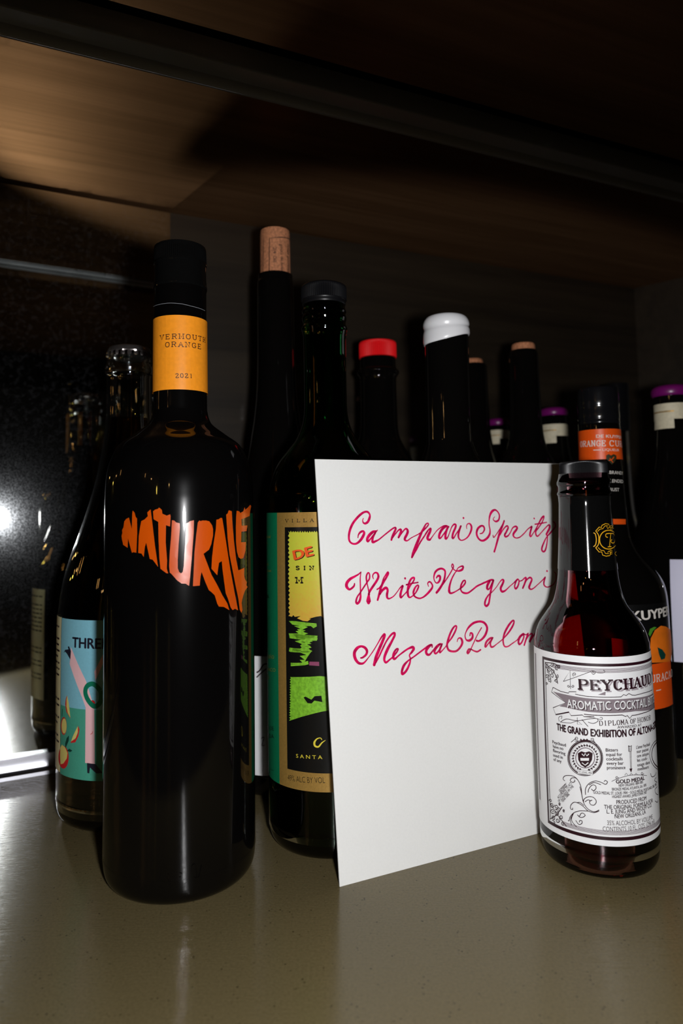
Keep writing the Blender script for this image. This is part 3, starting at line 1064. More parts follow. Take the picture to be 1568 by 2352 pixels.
CP = CardPlane(BL, ce, cu_, cn)
ink = Print(CP, off=0.00012)
A, B, C = (790, 1160, 8), (950, 1160, 8), (1100, 1160, 8)
D, EE, FF = (784, 1290, 8), (960, 1290, 8), (1100, 1290, 8)
G, H, I = (800, 1410, 8), (960, 1410, 8), (1060, 1410, 8)
HAND = [
    (A, [(355, 245, 14), (343, 280, 16), (355, 325, 26), (395, 338, 36), (440, 305, 42), (468, 240, 42), (475, 180, 30), (440, 130, 36), (385, 125, 34), (320, 160, 38), (250, 225, 40), (180, 310, 40), (130, 400, 42), (98, 500, 40), (88, 590, 36), (100, 660, 34), (145, 705, 30), (215, 712, 32), (280, 670, 40), (335, 600, 46), (370, 520, 44), (350, 480, 34), (300, 500, 34), (265, 545, 24), (255, 600, 16)]),
    (A, [(590, 478, 26), (530, 495, 46), (460, 560, 50), (425, 630, 44), (438, 668, 36), (480, 630, 26), (540, 555, 26), (590, 490, 24), (617, 460, 14)]),
    (A, [(575, 510, 30), (530, 600, 38), (525, 680, 42), (580, 665, 34), (640, 635, 24), (720, 570, 22), (820, 490, 24), (900, 430, 26), (945, 412, 26), (952, 440, 36), (925, 500, 40), (890, 580, 40), (872, 640, 34)]),
    (A, [(890, 610, 18), (940, 540, 20), (1000, 465, 24), (1042, 448, 36), (1050, 485, 44), (1028, 545, 44), (1003, 595, 34)]),
    (A, [(1003, 600, 18), (1050, 535, 20), (1110, 455, 24), (1148, 435, 32), (1174, 475, 44), (1160, 535, 46), (1125, 600, 46), (1122, 640, 38), (1165, 655, 22), (1220, 615, 18), (1280, 580, 16), (1360, 540, 18), (1430, 495, 22), (1490, 440, 26), (1550, 370, 24), (1550, 335, 22), (1510, 350, 26), (1470, 420, 34), (1420, 520, 44), (1370, 640, 50), (1310, 790, 54), (1275, 890, 54), (1250, 960, 34)]),
    (A, [(1268, 925, 24), (1330, 830, 24), (1400, 690, 28), (1480, 570, 26), (1540, 480, 24)]),
    (B, [(220, 530, 22), (262, 470, 24), (315, 428, 32), (308, 480, 44), (270, 560, 50), (258, 620, 46), (300, 636, 36), (332, 600, 20), (390, 520, 16), (450, 450, 18), (540, 390, 22), (600, 380, 30), (650, 400, 24)]),
    (B, [(600, 388, 34), (530, 440, 46), (480, 530, 46), (472, 600, 42), (500, 605, 26), (550, 540, 24), (600, 470, 26), (652, 395, 20)]),
    (B, [(625, 420, 42), (592, 520, 44), (590, 615, 44), (630, 590, 22), (670, 490, 18), (705, 400, 22), (750, 352, 30), (780, 370, 38), (765, 430, 40), (730, 510, 40), (715, 595, 40), (740, 605, 28), (790, 520, 22), (840, 450, 26), (875, 385, 30)]),
    (B, [(868, 390, 36), (838, 480, 40), (825, 560, 38), (840, 620, 32), (885, 648, 20), (950, 625, 22), (1010, 570, 28), (1055, 480, 38), (1068, 410, 40), (1050, 358, 36), (1020, 338, 22), (985, 358, 18), (975, 400, 18), (982, 435, 12)]),
    (B, [(1225, 525, 20), (1270, 510, 24), (1303, 450, 32), (1290, 395, 36), (1245, 382, 34), (1185, 430, 42), (1160, 510, 40), (1180, 590, 38), (1230, 645, 34), (1290, 650, 38), (1360, 600, 42), (1400, 530, 40), (1405, 450, 28), (1390, 370, 24), (1390, 280, 26), (1405, 190, 38), (1440, 120, 46), (1495, 88, 34), (1545, 120, 28), (1578, 190, 30), (1565, 270, 34), (1525, 300, 34), (1485, 290, 24), (1465, 255, 18), (1492, 215, 10)]),
    (C, [(260, 555, 18), (272, 593, 22), (310, 555, 18), (380, 450, 20), (440, 350, 20)]),
    (C, [(466, 290, 32), (430, 390, 40), (380, 520, 44), (340, 660, 40), (310, 770, 36), (284, 855, 36)]),
    (C, [(390, 550, 20), (440, 460, 22), (490, 398, 26), (525, 385, 30), (537, 420, 36), (505, 490, 36), (475, 550, 38), (492, 582, 34), (540, 560, 26), (580, 500, 20), (620, 420, 24), (670, 392, 32), (703, 412, 38), (690, 450, 42), (640, 520, 44), (635, 570, 34), (680, 605, 22), (750, 590, 22), (830, 520, 22), (900, 440, 20), (968, 392, 28)]),
    (C, [(970, 400, 36), (945, 490, 38), (935, 555, 38), (955, 575, 28), (1000, 510, 20), (1050, 430, 26), (1100, 330, 30), (1150, 240, 36), (1190, 202, 30), (1185, 250, 26), (1150, 330, 26), (1090, 420, 26), (1045, 480, 32), (1045, 540, 34), (1075, 573, 28), (1130, 520, 20), (1200, 440, 22), (1270, 370, 26), (1296, 380, 40), (1285, 440, 44), (1250, 510, 42), (1235, 540, 34), (1255, 570, 24), (1252, 640, 26), (1240, 740, 30), (1210, 840, 34), (1170, 852, 34), (1152, 800, 38), (1190, 690, 32), (1240, 590, 22), (1300, 520, 30), (1370, 440, 30), (1402, 390, 30), (1390, 330, 28), (1358, 306, 20)]),
    (C, [(1030, 352, 26), (1130, 338, 24), (1240, 318, 22)]),
    (D, [(240, 405, 22), (225, 455, 32), (150, 510, 34), (95, 460, 50), (100, 390, 50), (160, 320, 44), (240, 275, 34), (310, 235, 24), (355, 195, 20)]),
    (D, [(360, 190, 14), (345, 300, 20), (347, 430, 22), (350, 550, 24), (350, 650, 36), (330, 730, 40), (290, 770, 38), (268, 735, 34), (290, 650, 28), (345, 570, 24), (410, 470, 26), (470, 380, 26), (515, 310, 28), (515, 230, 24), (490, 205, 26), (460, 260, 28), (460, 340, 28), (478, 430, 20), (500, 530, 24), (512, 600, 30)]),
    (D, [(505, 600, 30), (499, 660, 58), (498, 725, 82), (498, 750, 60)]),
    (D, [(498, 600, 30), (530, 530, 38), (590, 440, 40), (650, 350, 40), (680, 280, 40), (665, 218, 34), (625, 202, 26), (585, 230, 22), (575, 275, 20), (588, 315, 14)]),
    (D, [(655, 510, 22), (700, 480, 24), (740, 420, 24), (770, 320, 22), (810, 250, 22), (850, 195, 28), (860, 220, 36), (820, 300, 36), (760, 400, 38), (720, 500, 40), (695, 600, 40), (665, 705, 32)]),
    (D, [(710, 600, 24), (760, 520, 40), (820, 482, 44), (850, 525, 40), (838, 600, 42), (843, 660, 38), (880, 680, 24), (960, 635, 18), (1030, 550, 16), (1080, 480, 20), (1125, 440, 28)]),
    (D, [(1130, 450, 34), (1100, 540, 40), (1085, 620, 44), (1097, 660, 32), (1150, 610, 20), (1220, 530, 24), (1275, 430, 26), (1330, 350, 28), (1340, 295, 30), (1290, 310, 34), (1250, 380, 38), (1225, 480, 40), (1220, 570, 42), (1230, 630, 40), (1257, 658, 26), (1310, 630, 20), (1360, 580, 24), (1400, 510, 30), (1420, 450, 28), (1395, 435, 24), (1350, 490, 34), (1325, 570, 38), (1350, 640, 30), (1430, 675, 26), (1500, 655, 26), (1560, 610, 34), (1618, 550, 40), (1670, 480, 36), (1673, 430, 30), (1643, 380, 28), (1613, 372, 26), (1588, 400, 20), (1603, 455, 14)]),
    (D, [(1195, 425, 26), (1300, 400, 22), (1410, 382, 22)]),
    (EE, [(340, 300, 20), (365, 265, 34), (400, 265, 42), (410, 310, 40), (385, 370, 36), (345, 393, 22), (310, 360, 20), (293, 290, 24), (315, 200, 36), (370, 145, 36), (440, 128, 34), (495, 165, 36), (500, 240, 36), (480, 340, 38), (440, 430, 40), (390, 510, 44), (342, 570, 40)]),
    (EE, [(420, 470, 20), (480, 390, 22), (560, 270, 22), (630, 150, 22), (655, 90, 24), (640, 45, 24), (622, 70, 20), (635, 115, 20), (700, 168, 20), (740, 115, 18), (800, 85, 26), (833, 92, 34), (815, 145, 40), (755, 170, 32), (705, 178, 20), (650, 260, 26), (610, 350, 30), (580, 460, 40), (575, 540, 48), (597, 578, 36), (650, 570, 26), (740, 520, 20), (820, 460, 30), (870, 390, 30), (865, 347, 28), (830, 360, 30), (795, 430, 34), (785, 500, 30), (810, 555, 30), (860, 578, 34), (920, 575, 30), (1000, 520, 28), (1080, 455, 30), (1160, 415, 30), (1260, 370, 32), (1340, 337, 34), (1388, 335, 26)]),
    (EE, [(1320, 360, 40), (1280, 430, 50), (1272, 495, 44), (1305, 505, 28), (1340, 440, 26), (1385, 345, 34)]),
    (EE, [(1388, 345, 36), (1360, 440, 40), (1335, 560, 38), (1320, 660, 36), (1300, 770, 38), (1260, 815, 40), (1230, 785, 38), (1245, 700, 36), (1300, 610, 24), (1360, 560, 18), (1440, 470, 16), (1500, 380, 18), (1545, 332, 26), (1574, 350, 42), (1550, 420, 42), (1520, 490, 46), (1542, 548, 42), (1600, 535, 30), (1680, 460, 18), (1760, 390, 20), (1820, 328, 26), (1846, 330, 26), (1855, 370, 30), (1835, 450, 32), (1795, 498, 36), (1775, 450, 30), (1800, 370, 26), (1828, 332, 20)]),
    (FF, [(745, 360, 22), (790, 345, 20), (850, 293, 28), (865, 315, 40), (840, 400, 38), (805, 485, 34)]),
    (FF, [(850, 380, 20), (900, 312, 26), (945, 293, 34), (970, 332, 36), (940, 410, 42), (920, 475, 44), (952, 508, 28), (1000, 490, 22), (1080, 420, 18), (1160, 345, 20), (1215, 285, 26)]),
    (FF, [(1214, 295, 28), (1190, 380, 34), (1200, 440, 30), (1250, 468, 20), (1310, 450, 20), (1370, 410, 20), (1410, 330, 20), (1410, 230, 20), (1380, 190, 16)]),
    (G, [(225, 810, 22), (265, 800, 30), (325, 745, 38), (340, 680, 44), (300, 620, 42), (230, 597, 34), (160, 630, 48), (110, 710, 52), (120, 810, 50), (170, 890, 42), (230, 915, 36), (290, 895, 28), (370, 800, 16), (450, 690, 18), (530, 560, 18), (600, 440, 26), (655, 375, 34), (665, 405, 44), (620, 520, 48), (560, 660, 50), (510, 790, 54), (473, 935, 48)]),
    (G, [(500, 900, 26), (560, 790, 26), (630, 640, 30), (700, 500, 28), (780, 390, 32), (842, 350, 36), (850, 395, 40), (800, 500, 40), (720, 650, 50), (670, 770, 46), (660, 850, 40), (692, 892, 36), (760, 840, 26), (830, 780, 26), (890, 700, 28), (915, 647, 26), (880, 650, 28), (835, 720, 40), (825, 800, 46), (852, 828, 36), (920, 770, 24), (1010, 700, 28), (1100, 640, 30), (1178, 612, 44), (1200, 645, 48), (1160, 710, 36), (1122, 760, 24), (1140, 830, 26), (1120, 930, 34), (1060, 1050, 40), (992, 1108, 38), (985, 1050, 42), (1020, 950, 44), (1100, 860, 26), (1200, 790, 24), (1320, 700, 26), (1400, 640, 28), (1480, 582, 30), (1535, 567, 26), (1540, 612, 22)]),
    (H, [(240, 580, 24), (190, 612, 48), (150, 680, 48), (162, 738, 44), (212, 748, 34), (280, 670, 26), (340, 598, 30), (400, 557, 32), (450, 553, 18)]),
    (H, [(395, 562, 36), (330, 630, 44), (302, 700, 38), (328, 728, 32), (380, 680, 24), (445, 558, 20)]),
    (H, [(432, 578, 36), (402, 660, 40), (402, 712, 30), (450, 670, 20), (510, 600, 18), (560, 520, 24), (620, 440, 30), (680, 330, 34), (710, 240, 30), (685, 222, 28), (640, 270, 34), (590, 370, 38), (550, 490, 40), (535, 580, 38), (560, 660, 38), (630, 690, 34), (710, 680, 34), (780, 610, 38), (815, 530, 44), (800, 467, 40), (770, 442, 24), (735, 460, 20), (720, 510, 14)]),
    (H, [(955, 400, 22), (965, 352, 28), (1000, 370, 38), (1000, 440, 42), (950, 488, 42), (890, 480, 28), (865, 410, 20), (880, 340, 20), (930, 250, 34), (1020, 170, 40), (1130, 140, 36), (1210, 160, 40), (1260, 220, 44), (1270, 290, 44), (1235, 390, 44), (1170, 470, 36), (1110, 500, 32), (1075, 490, 34)]),
    (H, [(1168, 255, 20), (1090, 390, 18), (1030, 520, 20), (975, 640, 20), (955, 690, 22)]),
    (H, [(985, 650, 20), (935, 650, 30), (910, 700, 42), (918, 722, 40), (945, 700, 26), (968, 652, 20), (1030, 680, 26), (1090, 695, 28), (1150, 660, 28)]),
    (H, [(1380, 437, 18), (1330, 447, 34), (1260, 510, 38), (1235, 590, 38), (1250, 605, 26), (1290, 550, 22), (1375, 440, 22)]),
    (H, [(1367, 450, 34), (1330, 530, 36), (1340, 600, 36), (1380, 605, 28), (1440, 560, 18), (1540, 480, 18), (1600, 420, 24), (1680, 320, 34), (1745, 210, 36), (1765, 132, 28), (1730, 132, 32), (1660, 220, 40), (1600, 330, 40), (1570, 430, 36), (1565, 520, 34), (1590, 595, 28), (1650, 600, 22), (1730, 545, 20), (1820, 480, 18), (1870, 410, 26), (1930, 362, 22), (1945, 372, 22)]),
    (I, [(1140, 370, 30), (1080, 420, 36), (1045, 500, 40), (1057, 556, 38), (1100, 530, 30), (1140, 440, 30), (1147, 375, 26), (1180, 385, 18), (1222, 357, 24)]),
    (I, [(1217, 370, 34), (1180, 480, 34), (1150, 575, 30)]),
    (I, [(1190, 470, 18), (1240, 390, 20), (1288, 362, 26), (1300, 392, 36), (1270, 460, 38), (1247, 518, 34), (1300, 440, 20), (1350, 362, 24), (1376, 360, 34), (1366, 430, 38), (1352, 510, 34), (1400, 480, 20), (1460, 410, 20)]),
    (I, [(1560, 330, 26), (1500, 370, 38), (1465, 450, 40), (1480, 500, 30), (1530, 430, 24), (1570, 340, 24), (1545, 430, 36), (1550, 490, 34), (1620, 440, 18)]),
]
for src, pts in HAND:
    ink.at(*src).stroke([(x, y, w * 1.16 + 1) for x, y, w in pts], caps=True)
for src, x, y, r in ((B, 920, 237, 22), (C, 1013, 247, 20), (D, 1172, 308, 22), (FF, 1248, 173, 23)):
    ink.at(*src).dot(x, y, r)
ink.build('handwriting', M['ink'], card, cut=0, label='cocktail names in crimson script')


# ------------------------------------------------------------------ bottles
def bottle(name, label, ax, group=None):
    return thing(name, label, 'bottle', ax.C, ax.rz, group)


def heel(r, zc=0.0):
    """rounded bottom of a bottle of body radius r"""
    return [(0, 0.004, 1), (r * 0.55, 0.003), (r * 0.80, 0.0, 1), (r * 0.90, 0.0006), (r * 0.975, 0.0045), (r, 0.012)]


# ---- vermouth: tall black bottle with orange lettering
ax = Axis(414, 800, 0.366)
vb = bottle('vermouth_bottle', 'tall black bottle with orange lettering and an orange neck label', ax)
body = ax.prof([(1900, 175), (1500, 173), (1200, 171), (1130, 169.5), (1089, 166), (1059, 158), (1024, 139), (1001, 108), (978, 77), (965, 68), (948, 63.5), (925, 62), (740, 60.5), (665, 60.5, 1)])
pv = profile(heel(body[0][0]) + body)
lathe('glass', pv + [(0, pv[-1][1])], M['vermouth_glass'], vb, 96)
cb = ax.prof([(668, 61.5), (663, 62.3), (658, 61.5), (640, 60), (617, 60), (612, 60.5, 1), (611, 61.3), (600, 61), (575, 60), (571, 58.5, 1), (570, 54)])
pc = profile(cb, 3)
lathe('screw_cap', pc + [(0, pc[-1][1])], M['sleeve'], vb, 160, rib=1, rib_d=0.0003, rib_z=(ax.z(609), ax.z(573)))
rfn = interp([(r, z) for r, z in pv if z > 0.02])
NV = Surf(ax, rfn, body[2][0])
rn_ = ax.rz_at(820, 62.3)[0]
NK = Surf(ax, interp([(r + 0.0004, z) for r, z in pv if z > 0.02]), rn_)
lab = Print(NK, off=0.0001)
lab.rect(-rn_ * 2.6, rn_ * 2.6, ax.z(905), ax.z(740))
ol = lab.build('neck_label', M['orange_paper'], vb)
ol['label'] = 'orange paper neck label'
tx = Print(NK, (0, 500, 2.6133), 0.00022)
tx.slab('VERMOUTH', (962, 738), (1230, 752), 33, 4.6, gap=2.0)
flush(tx, 'lettering', M['brown_ink'], ol)
tx.slab('ORANGE', (992, 780), (1206, 792), 33, 4.6, gap=2.0)
flush(tx, 'lettering', M['brown_ink'], ol)
tx.slab('2021', (1053, 963), (1155, 964), 29, 4.2, gap=2.0)
tx.build('lettering', M['brown_ink'], ol)
ring = Print(NK, (340, 540, 9.8), 0.0003)
ring.stroke([(125, 1618), (280, 1560), (480, 1533), (740, 1550), (1000, 1610), (1270, 1706)], 9)
ring.build('tear_strip', mat('tear_strip', (0.25, 0.26, 0.28, 1), 0.2), vb)
J, K = (270, 1150, 8), (410, 1150, 8)
LET = [
    (J, [(80, 650), (95, 590), (90, 540), (115, 490), (130, 380), (165, 335), (215, 310), (268, 520), (275, 235), (285, 180), (320, 225), (335, 290), (362, 330), (365, 600), (350, 955), (290, 945), (270, 960), (198, 690), (190, 865), (110, 810), (90, 720)]),
    (J, [(440, 375), (500, 345), (560, 285), (550, 215), (610, 160), (640, 400), (690, 830), (745, 1215), (650, 1085), (595, 1070), (530, 770), (505, 850), (485, 1035), (445, 970), (385, 960), (395, 650), (420, 480)]),
    (J, [(655, 195), (690, 165), (745, 150), (765, 125), (815, 170), (825, 240), (905, 275), (965, 250), (975, 285), (965, 475), (890, 450), (885, 760), (910, 1100), (905, 1250), (930, 1335), (895, 1330), (790, 1250), (770, 1050), (755, 700), (750, 390), (665, 340)]),
    (J, [(1000, 360), (1040, 365), (1075, 400), (1140, 415), (1145, 500), (1120, 800), (1105, 1080), (1105, 1240), (1130, 1310), (1165, 1335), (1195, 1310), (1215, 1200), (1225, 1000), (1240, 800), (1255, 420), (1300, 400), (1330, 375), (1400, 360), (1395, 600), (1365, 1000), (1330, 1400), (1312, 1565), (1250, 1525), (1175, 1520), (1100, 1470), (990, 1345), (960, 1320), (948, 1200), (960, 950), (985, 650)]),
    (K, [(350, 405), (375, 365), (405, 375), (430, 365), (500, 365), (560, 380), (610, 450), (628, 520), (628, 640), (595, 800), (555, 900), (455, 975), (540, 1200), (600, 1360), (700, 1540), (800, 1740), (890, 1890), (925, 2010), (825, 1950), (735, 1945), (705, 1890), (660, 1740), (600, 1680), (550, 1640), (490, 1500), (418, 1305), (400, 1400), (385, 1560), (262, 1570), (275, 1300), (290, 950), (320, 650)]),
    (K, [(690, 350), (735, 340), (765, 315), (795, 320), (835, 560), (890, 920), (940, 1250), (1020, 1680), (1085, 2015), (1030, 1985), (985, 2010), (950, 1960), (900, 1800), (860, 1700), (830, 1480), (800, 1250), (788, 1110), (738, 1140), (720, 1250), (705, 1370), (600, 1250), (610, 1050), (640, 780), (680, 520)]),
    (K, [(868, 255), (895, 235), (915, 175), (970, 195), (985, 450), (1010, 750), (1050, 1080), (1090, 1280), (1200, 1230), (1195, 1360), (1210, 1440), (1245, 1500), (1235, 1555), (1260, 1585), (1210, 1655), (1180, 1740), (1160, 1820), (1150, 1880), (1165, 2010), (1145, 2060), (1115, 2000), (1090, 1800), (1040, 1560), (990, 1300), (930, 1000), (895, 700), (880, 450)]),
    (K, [(1060, 185), (1105, 195), (1125, 225), (1180, 195), (1205, 120), (1215, 165), (1260, 130), (1305, 75), (1325, 100), (1305, 190), (1295, 280), (1145, 340), (1150, 460), (1255, 455), (1240, 560), (1145, 570), (1140, 765), (1230, 760), (1220, 920), (1180, 1055), (1130, 1068), (1095, 1040), (1065, 940), (1048, 750), (1045, 480), (1050, 300)]),
]
nl = Print(NV, off=0.00025)
for src, pts in LET:
    nl.at(*src).poly(pts)
    flush(nl, 'letter', M['orange_print'], vb)
em = Print(NV, (220, 1880, 3.92), 0.0004)
em.stroke([(652, 500), (646, 540), (648, 565)], 9).stroke([(755, 490), (772, 500), (768, 525), (750, 530)], 9)
em.stroke([(862, 470), (866, 430), (885, 412), (905, 440), (912, 500), (905, 535), (880, 530), (866, 500), (862, 470)], 9).stroke([(905, 535), (930, 520), (952, 422)], 9)
em.build('embossed_mark', M['vermouth_glass'], vb)

# ---- bitters: small clear bottle of red liquid with a printed white label
ax = Axis(1342, 1150, 0.3745)
bb = bottle('bitters_bottle', 'small clear bottle of red bitters with ornate white label, in front of card', ax)
body = ax.prof([(1900, 137.5), (1650, 136), (1490, 133), (1462, 130), (1435, 121), (1410, 104), (1385, 86), (1360, 77), (1330, 71), (1300, 68), (1230, 63), (1160, 59.5), (1142, 60), (1134, 63.5), (1127, 60.5), (1118, 60), (1111, 63), (1104, 57), (1100, 51, 1), (1068, 50, 1)])
pb = profile(heel(body[0][0]) + body)
lathe('glass', shell(pb, 0.0012, 0.0018), M['bitters_glass'], bb, 96)
zt = ax.z(1395)
zl = ax.z(1312)
liq = [(r - 0.0014, z) for r, z in pb if z > 0.0024 and z < zl and r > 0.01]
lathe('liquid', [(0, liq[0][1])] + liq + [(0, liq[-1][1])], M['bitters'], bb, 72)
lathe('shrink_band', profile(ax.prof([(1113, 62.5), (1108, 63.2), (1100, 60), (1092, 58.2), (1088, 58)]), 3), M['bitters_glass'], bb, 72)
cpf = profile(ax.prof([(1101, 53), (1099, 57, 1), (1070, 56), (1062, 55, 1), (1060, 51)]), 3)
lathe('screw_cap', [(0, cpf[0][1])] + cpf + [(0, cpf[-1][1])], M['black_plastic'], bb, 200, rib=1, rib_d=0.00035, rib_z=(ax.z(1099), ax.z(1064)))
NKB = Surf(ax, interp([(r + 0.0001, z) for r, z in pb if z > 0.02]), ax.rz_at(1230, 63)[0])
Rn = NKB.R
wr = Print(NKB, off=0.00012)
for k in range(12):
    z0 = ax.z(1306) + (ax.z(1140) - ax.z(1306)) * k / 12
    z1 = ax.z(1306) + (ax.z(1140) - ax.z(1306)) * (k + 1) / 12
    wr.rect(-Rn * 3.1, Rn * 3.1, z0, z1)
nw = wr.build('neck_wrap', M['sleeve'], bb)
em = Print(NKB, (1200, 1020, 4.26), 0.00028)
g = 9
em.circle(835, 935, 86, 92, 10)
em.stroke([(858, 872), (850, 940), (845, 1005)], 12).stroke([(828, 1006), (862, 1002)], 9, smooth=False)
em.stroke([(828, 912), (810, 905), (812, 880), (850, 874), (885, 880), (902, 915), (893, 958), (872, 968), (858, 950), (868, 932)], 10)
em.stroke([(690, 868), (708, 880), (718, 935), (710, 985), (690, 1003)], 9).stroke([(712, 850), (738, 890), (742, 940), (736, 985), (712, 1015)], 9)
em.stroke([(712, 850), (745, 812), (768, 815), (770, 796), (805, 778), (838, 784), (845, 812), (826, 826), (818, 808)], 8, smooth=False)
em.stroke([(730, 855), (752, 832), (780, 828), (800, 800), (828, 800)], 7, smooth=False)
em.stroke([(712, 1015), (745, 1056), (770, 1055), (778, 1085), (812, 1097), (848, 1090), (858, 1060), (838, 1046), (828, 1060)], 8, smooth=False)
em.stroke([(735, 1012), (760, 1038), (790, 1042), (806, 1070), (838, 1072)], 7, smooth=False)
for y0 in (800, 1038):
    em.stroke([(850, y0), (868, y0), (868, y0 + 38), (850, y0 + 38), (850, y0)], 6, smooth=False)
    em.stroke([(850, y0 + 19), (868, y0 + 19)], 6, smooth=False)
em.stroke([(892, 830), (872, 812), (884, 788), (915, 786), (940, 815)], 8).stroke([(910, 1048), (896, 1070), (912, 1092), (945, 1080)], 8)
em.stroke([(945, 850), (972, 890), (976, 940), (968, 985), (945, 1015)], 9)
em.build('gold_emblem', M['gold_ink'], nw)
# label
rb = interp([(r + 0.0001, z) for r, z in pb if z > 0.012])
BLAB = Surf(ax, rb, ax.rz_at(1700, 136)[0])
Rb = BLAB.R
P5, P6 = (1200, 1460, 4.26), (1200, 1750, 4.26)
z_top, z_bot = BLAB.hit(1200 + 700 / 4.26, 1460 + 207 / 4.26)[1], BLAB.hit(1200 + 880 / 4.26, 1750 + 828 / 4.26)[1]
lb = Print(BLAB, off=0.0001)
for k in range(16):
    lb.rect(-Rb * 2.4, Rb * 2.75, z_bot + (z_top - z_bot) * k / 16, z_bot + (z_top - z_bot) * (k + 1) / 16)
bl_ = lb.build('label', M['bitters_paper'], bb)
bl_['label'] = 'ornate white paper label'
ik = Print(BLAB, P5, 0.00022)
aL = ik.p(200, 400)[0]
aC = ik.p(960, 700)[0]
aR = aC + (aC - aL)
zT1 = ik.p(700, 272)[1]
zT2 = ik.p(700, 300)[1]
ik.at(*P6)
zB1, zB2 = ik.p(780, 728)[1], ik.p(780, 762)[1]
ik.rect(aL, aR, zT2, zT1).rect(aL, aR, zB2, zB1)
tw = 0.0013
for s_, a_ in ((1, aL), (-1, aR)):
    ik.rect(a_, a_ + s_ * tw, zB2, zT1)
    ik.rect(a_ + s_ * 0.0022, a_ + s_ * 0.0026, zB1 + 0.001, zT2 - 0.001)
hat = Print(BLAB, P5, 0.0002)
for k in range(5):
    hat.rect(aL + 0.0075, aR - 0.0075, zT2 - 0.0012 - k * 0.00042, zT2 - 0.0012 - k * 0.00042 + 0.00026)
    hat.rect(aL + 0.0105, aR - 0.0105, zB1 + 0.0009 + k * 0.00042, zB1 + 0.0009 + k * 0.00042 + 0.00026)
hat.rect(aL - 0.0100, aL - 0.0080, zB1 + 0.006, zT1 - 0.0002)
ik.at(*P5)


def curl(pr, x, y, r, turns=1.4, a0=0.0, w=6, d=1, asp=1.0):
    pts = []
    n = int(14 * turns)
    for k in range(n + 1):
        t = k / n
        a = a0 + d * 2 * math.pi * turns * t
        rr = r * (1 - 0.85 * t)
        pts.append((x + rr * math.cos(a) * asp, y + rr * math.sin(a), w * (1 - 0.3 * t)))
    pr.stroke(pts, smooth=False)


# corner ornaments
for (x, y, r, t, a0, d) in ((245, 290, 26, 1.2, 0, 1), (290, 280, 24, 1.3, 3, -1), (335, 310, 26, 1.4, 1, 1), (260, 340, 26, 1.3, 2, 1), (300, 345, 28, 1.2, 4, -1), (240, 400, 22, 1.3, 0, -1),
                            (290, 395, 30, 1.3, 2, 1), (335, 400, 22, 1.2, 5, 1), (265, 440, 22, 1.3, 1, -1), (330, 445, 20, 1.3, 3, 1), (240, 470, 14, 1.2, 2, 1), (355, 300, 18, 1.3, 2, -1)):
    curl(ik, x, y, r, t, a0, 9, d, 0.75)
ik.stroke([(222, 262), (250, 300), (290, 330), (330, 400), (345, 470)], 9).stroke([(222, 262), (300, 270), (345, 290)], 9).stroke([(225, 300), (260, 360), (250, 430)], 9)
ik.at(*P6)
for (x, y, r, t, a0, d) in ((290, 420, 28, 1.3, 0, 1), (330, 440, 26, 1.3, 2, -1), (355, 470, 26, 1.3, 3, 1), (295, 480, 26, 1.2, 1, 1), (340, 500, 30, 1.3, 4, -1), (380, 545, 26, 1.3, 2, 1),
                            (300, 545, 26, 1.3, 2, -1), (345, 570, 26, 1.2, 0, 1), (395, 600, 20, 1.3, 1, 1), (310, 590, 16, 1.2, 3, -1), (275, 380, 18, 1.2, 3, 1), (365, 410, 14, 1.4, 1, 1), (405, 475, 14, 1.4, 1, 1)):
    curl(ik, x, y, r, t, a0, 9, d, 0.8)
ik.stroke([(268, 395), (300, 450), (345, 520), (400, 590), (430, 630)], 9).stroke([(270, 560), (330, 520), (388, 440)], 9)
ik.at(*P5)
# ornamental brackets round the brand name
ik.stroke([(400, 448), (465, 340), (470, 520)], 5, smooth=False).stroke([(400, 448), (520, 405), (640, 360), (690, 340)], 5)
curl(ik, 508, 378, 20, 1.3, 2, 6, 1)
curl(ik, 690, 360, 20, 1.3, 0, 6, 1)
ik.stroke([(690, 340), (730, 362), (790, 362), (802, 345), (785, 335)], 5)
curl(ik, 450, 492, 14, 1.3, 0, 6, 1)
curl(ik, 492, 492, 14, 1.3, 3, 6, -1)
ik.slab("PEYCHAUD'S", (548, 528), (1252, 462), 104, 25, nvis=8, thin=0.34, gap=0.9, serif=1.5)
hat.at(*P5)
sh = Print(BLAB, P5, 0.00016)
sh.slab("PEYCHAUD'S", (548, 528), (1252, 462), 104, 25, nvis=8, thin=0.34, gap=0.9, serif=1.5, off=(9, 12))
sh.build('letter_shadow', M['plum_pale'], bl_)
# banner
ik.stroke([(300, 505), (375, 545), (450, 562), (455, 548), (525, 548), (515, 572), (620, 592), (800, 602), (960, 598), (985, 575), (1010, 585), (1035, 565), (1065, 580), (1095, 582), (1180, 560), (1262, 530)], 7, smooth=False)
ik.stroke([(300, 505), (285, 550), (425, 655), (300, 705), (325, 770), (455, 745)], 8, smooth=False)
ik.stroke([(325, 775), (455, 750), (475, 782), (585, 775), (600, 792), (700, 790)], 7, smooth=False)
ik.stroke([(600, 768), (720, 778), (970, 775), (1005, 790), (1020, 780), (1045, 810), (1065, 780), (1090, 778), (1180, 755), (1265, 715)], 8, smooth=False)
hat.poly([(300, 545), (420, 575), (620, 610), (860, 622), (1050, 612), (1270, 562), (1290, 700), (1100, 738), (860, 758), (640, 745), (420, 700), (360, 690), (425, 655)])
hat.poly([(810, 545), (808, 582), (735, 578)])
ik.text('AROMATIC', (438, 700), (862, 722), 80, bold=0.02, off=(7, 8), arc=-3)
ik.text('COCKTAIL BITTERS', (893, 720), (1208, 690), 80, nvis=8, bold=0.02, off=(7, 8))
wh = Print(BLAB, P5, 0.00032)
wh.text('AROMATIC', (438, 700), (862, 722), 80, bold=0.02, arc=-3)
wh.text('COCKTAIL BITTERS', (893, 720), (1208, 690), 80, nvis=8, bold=0.02)
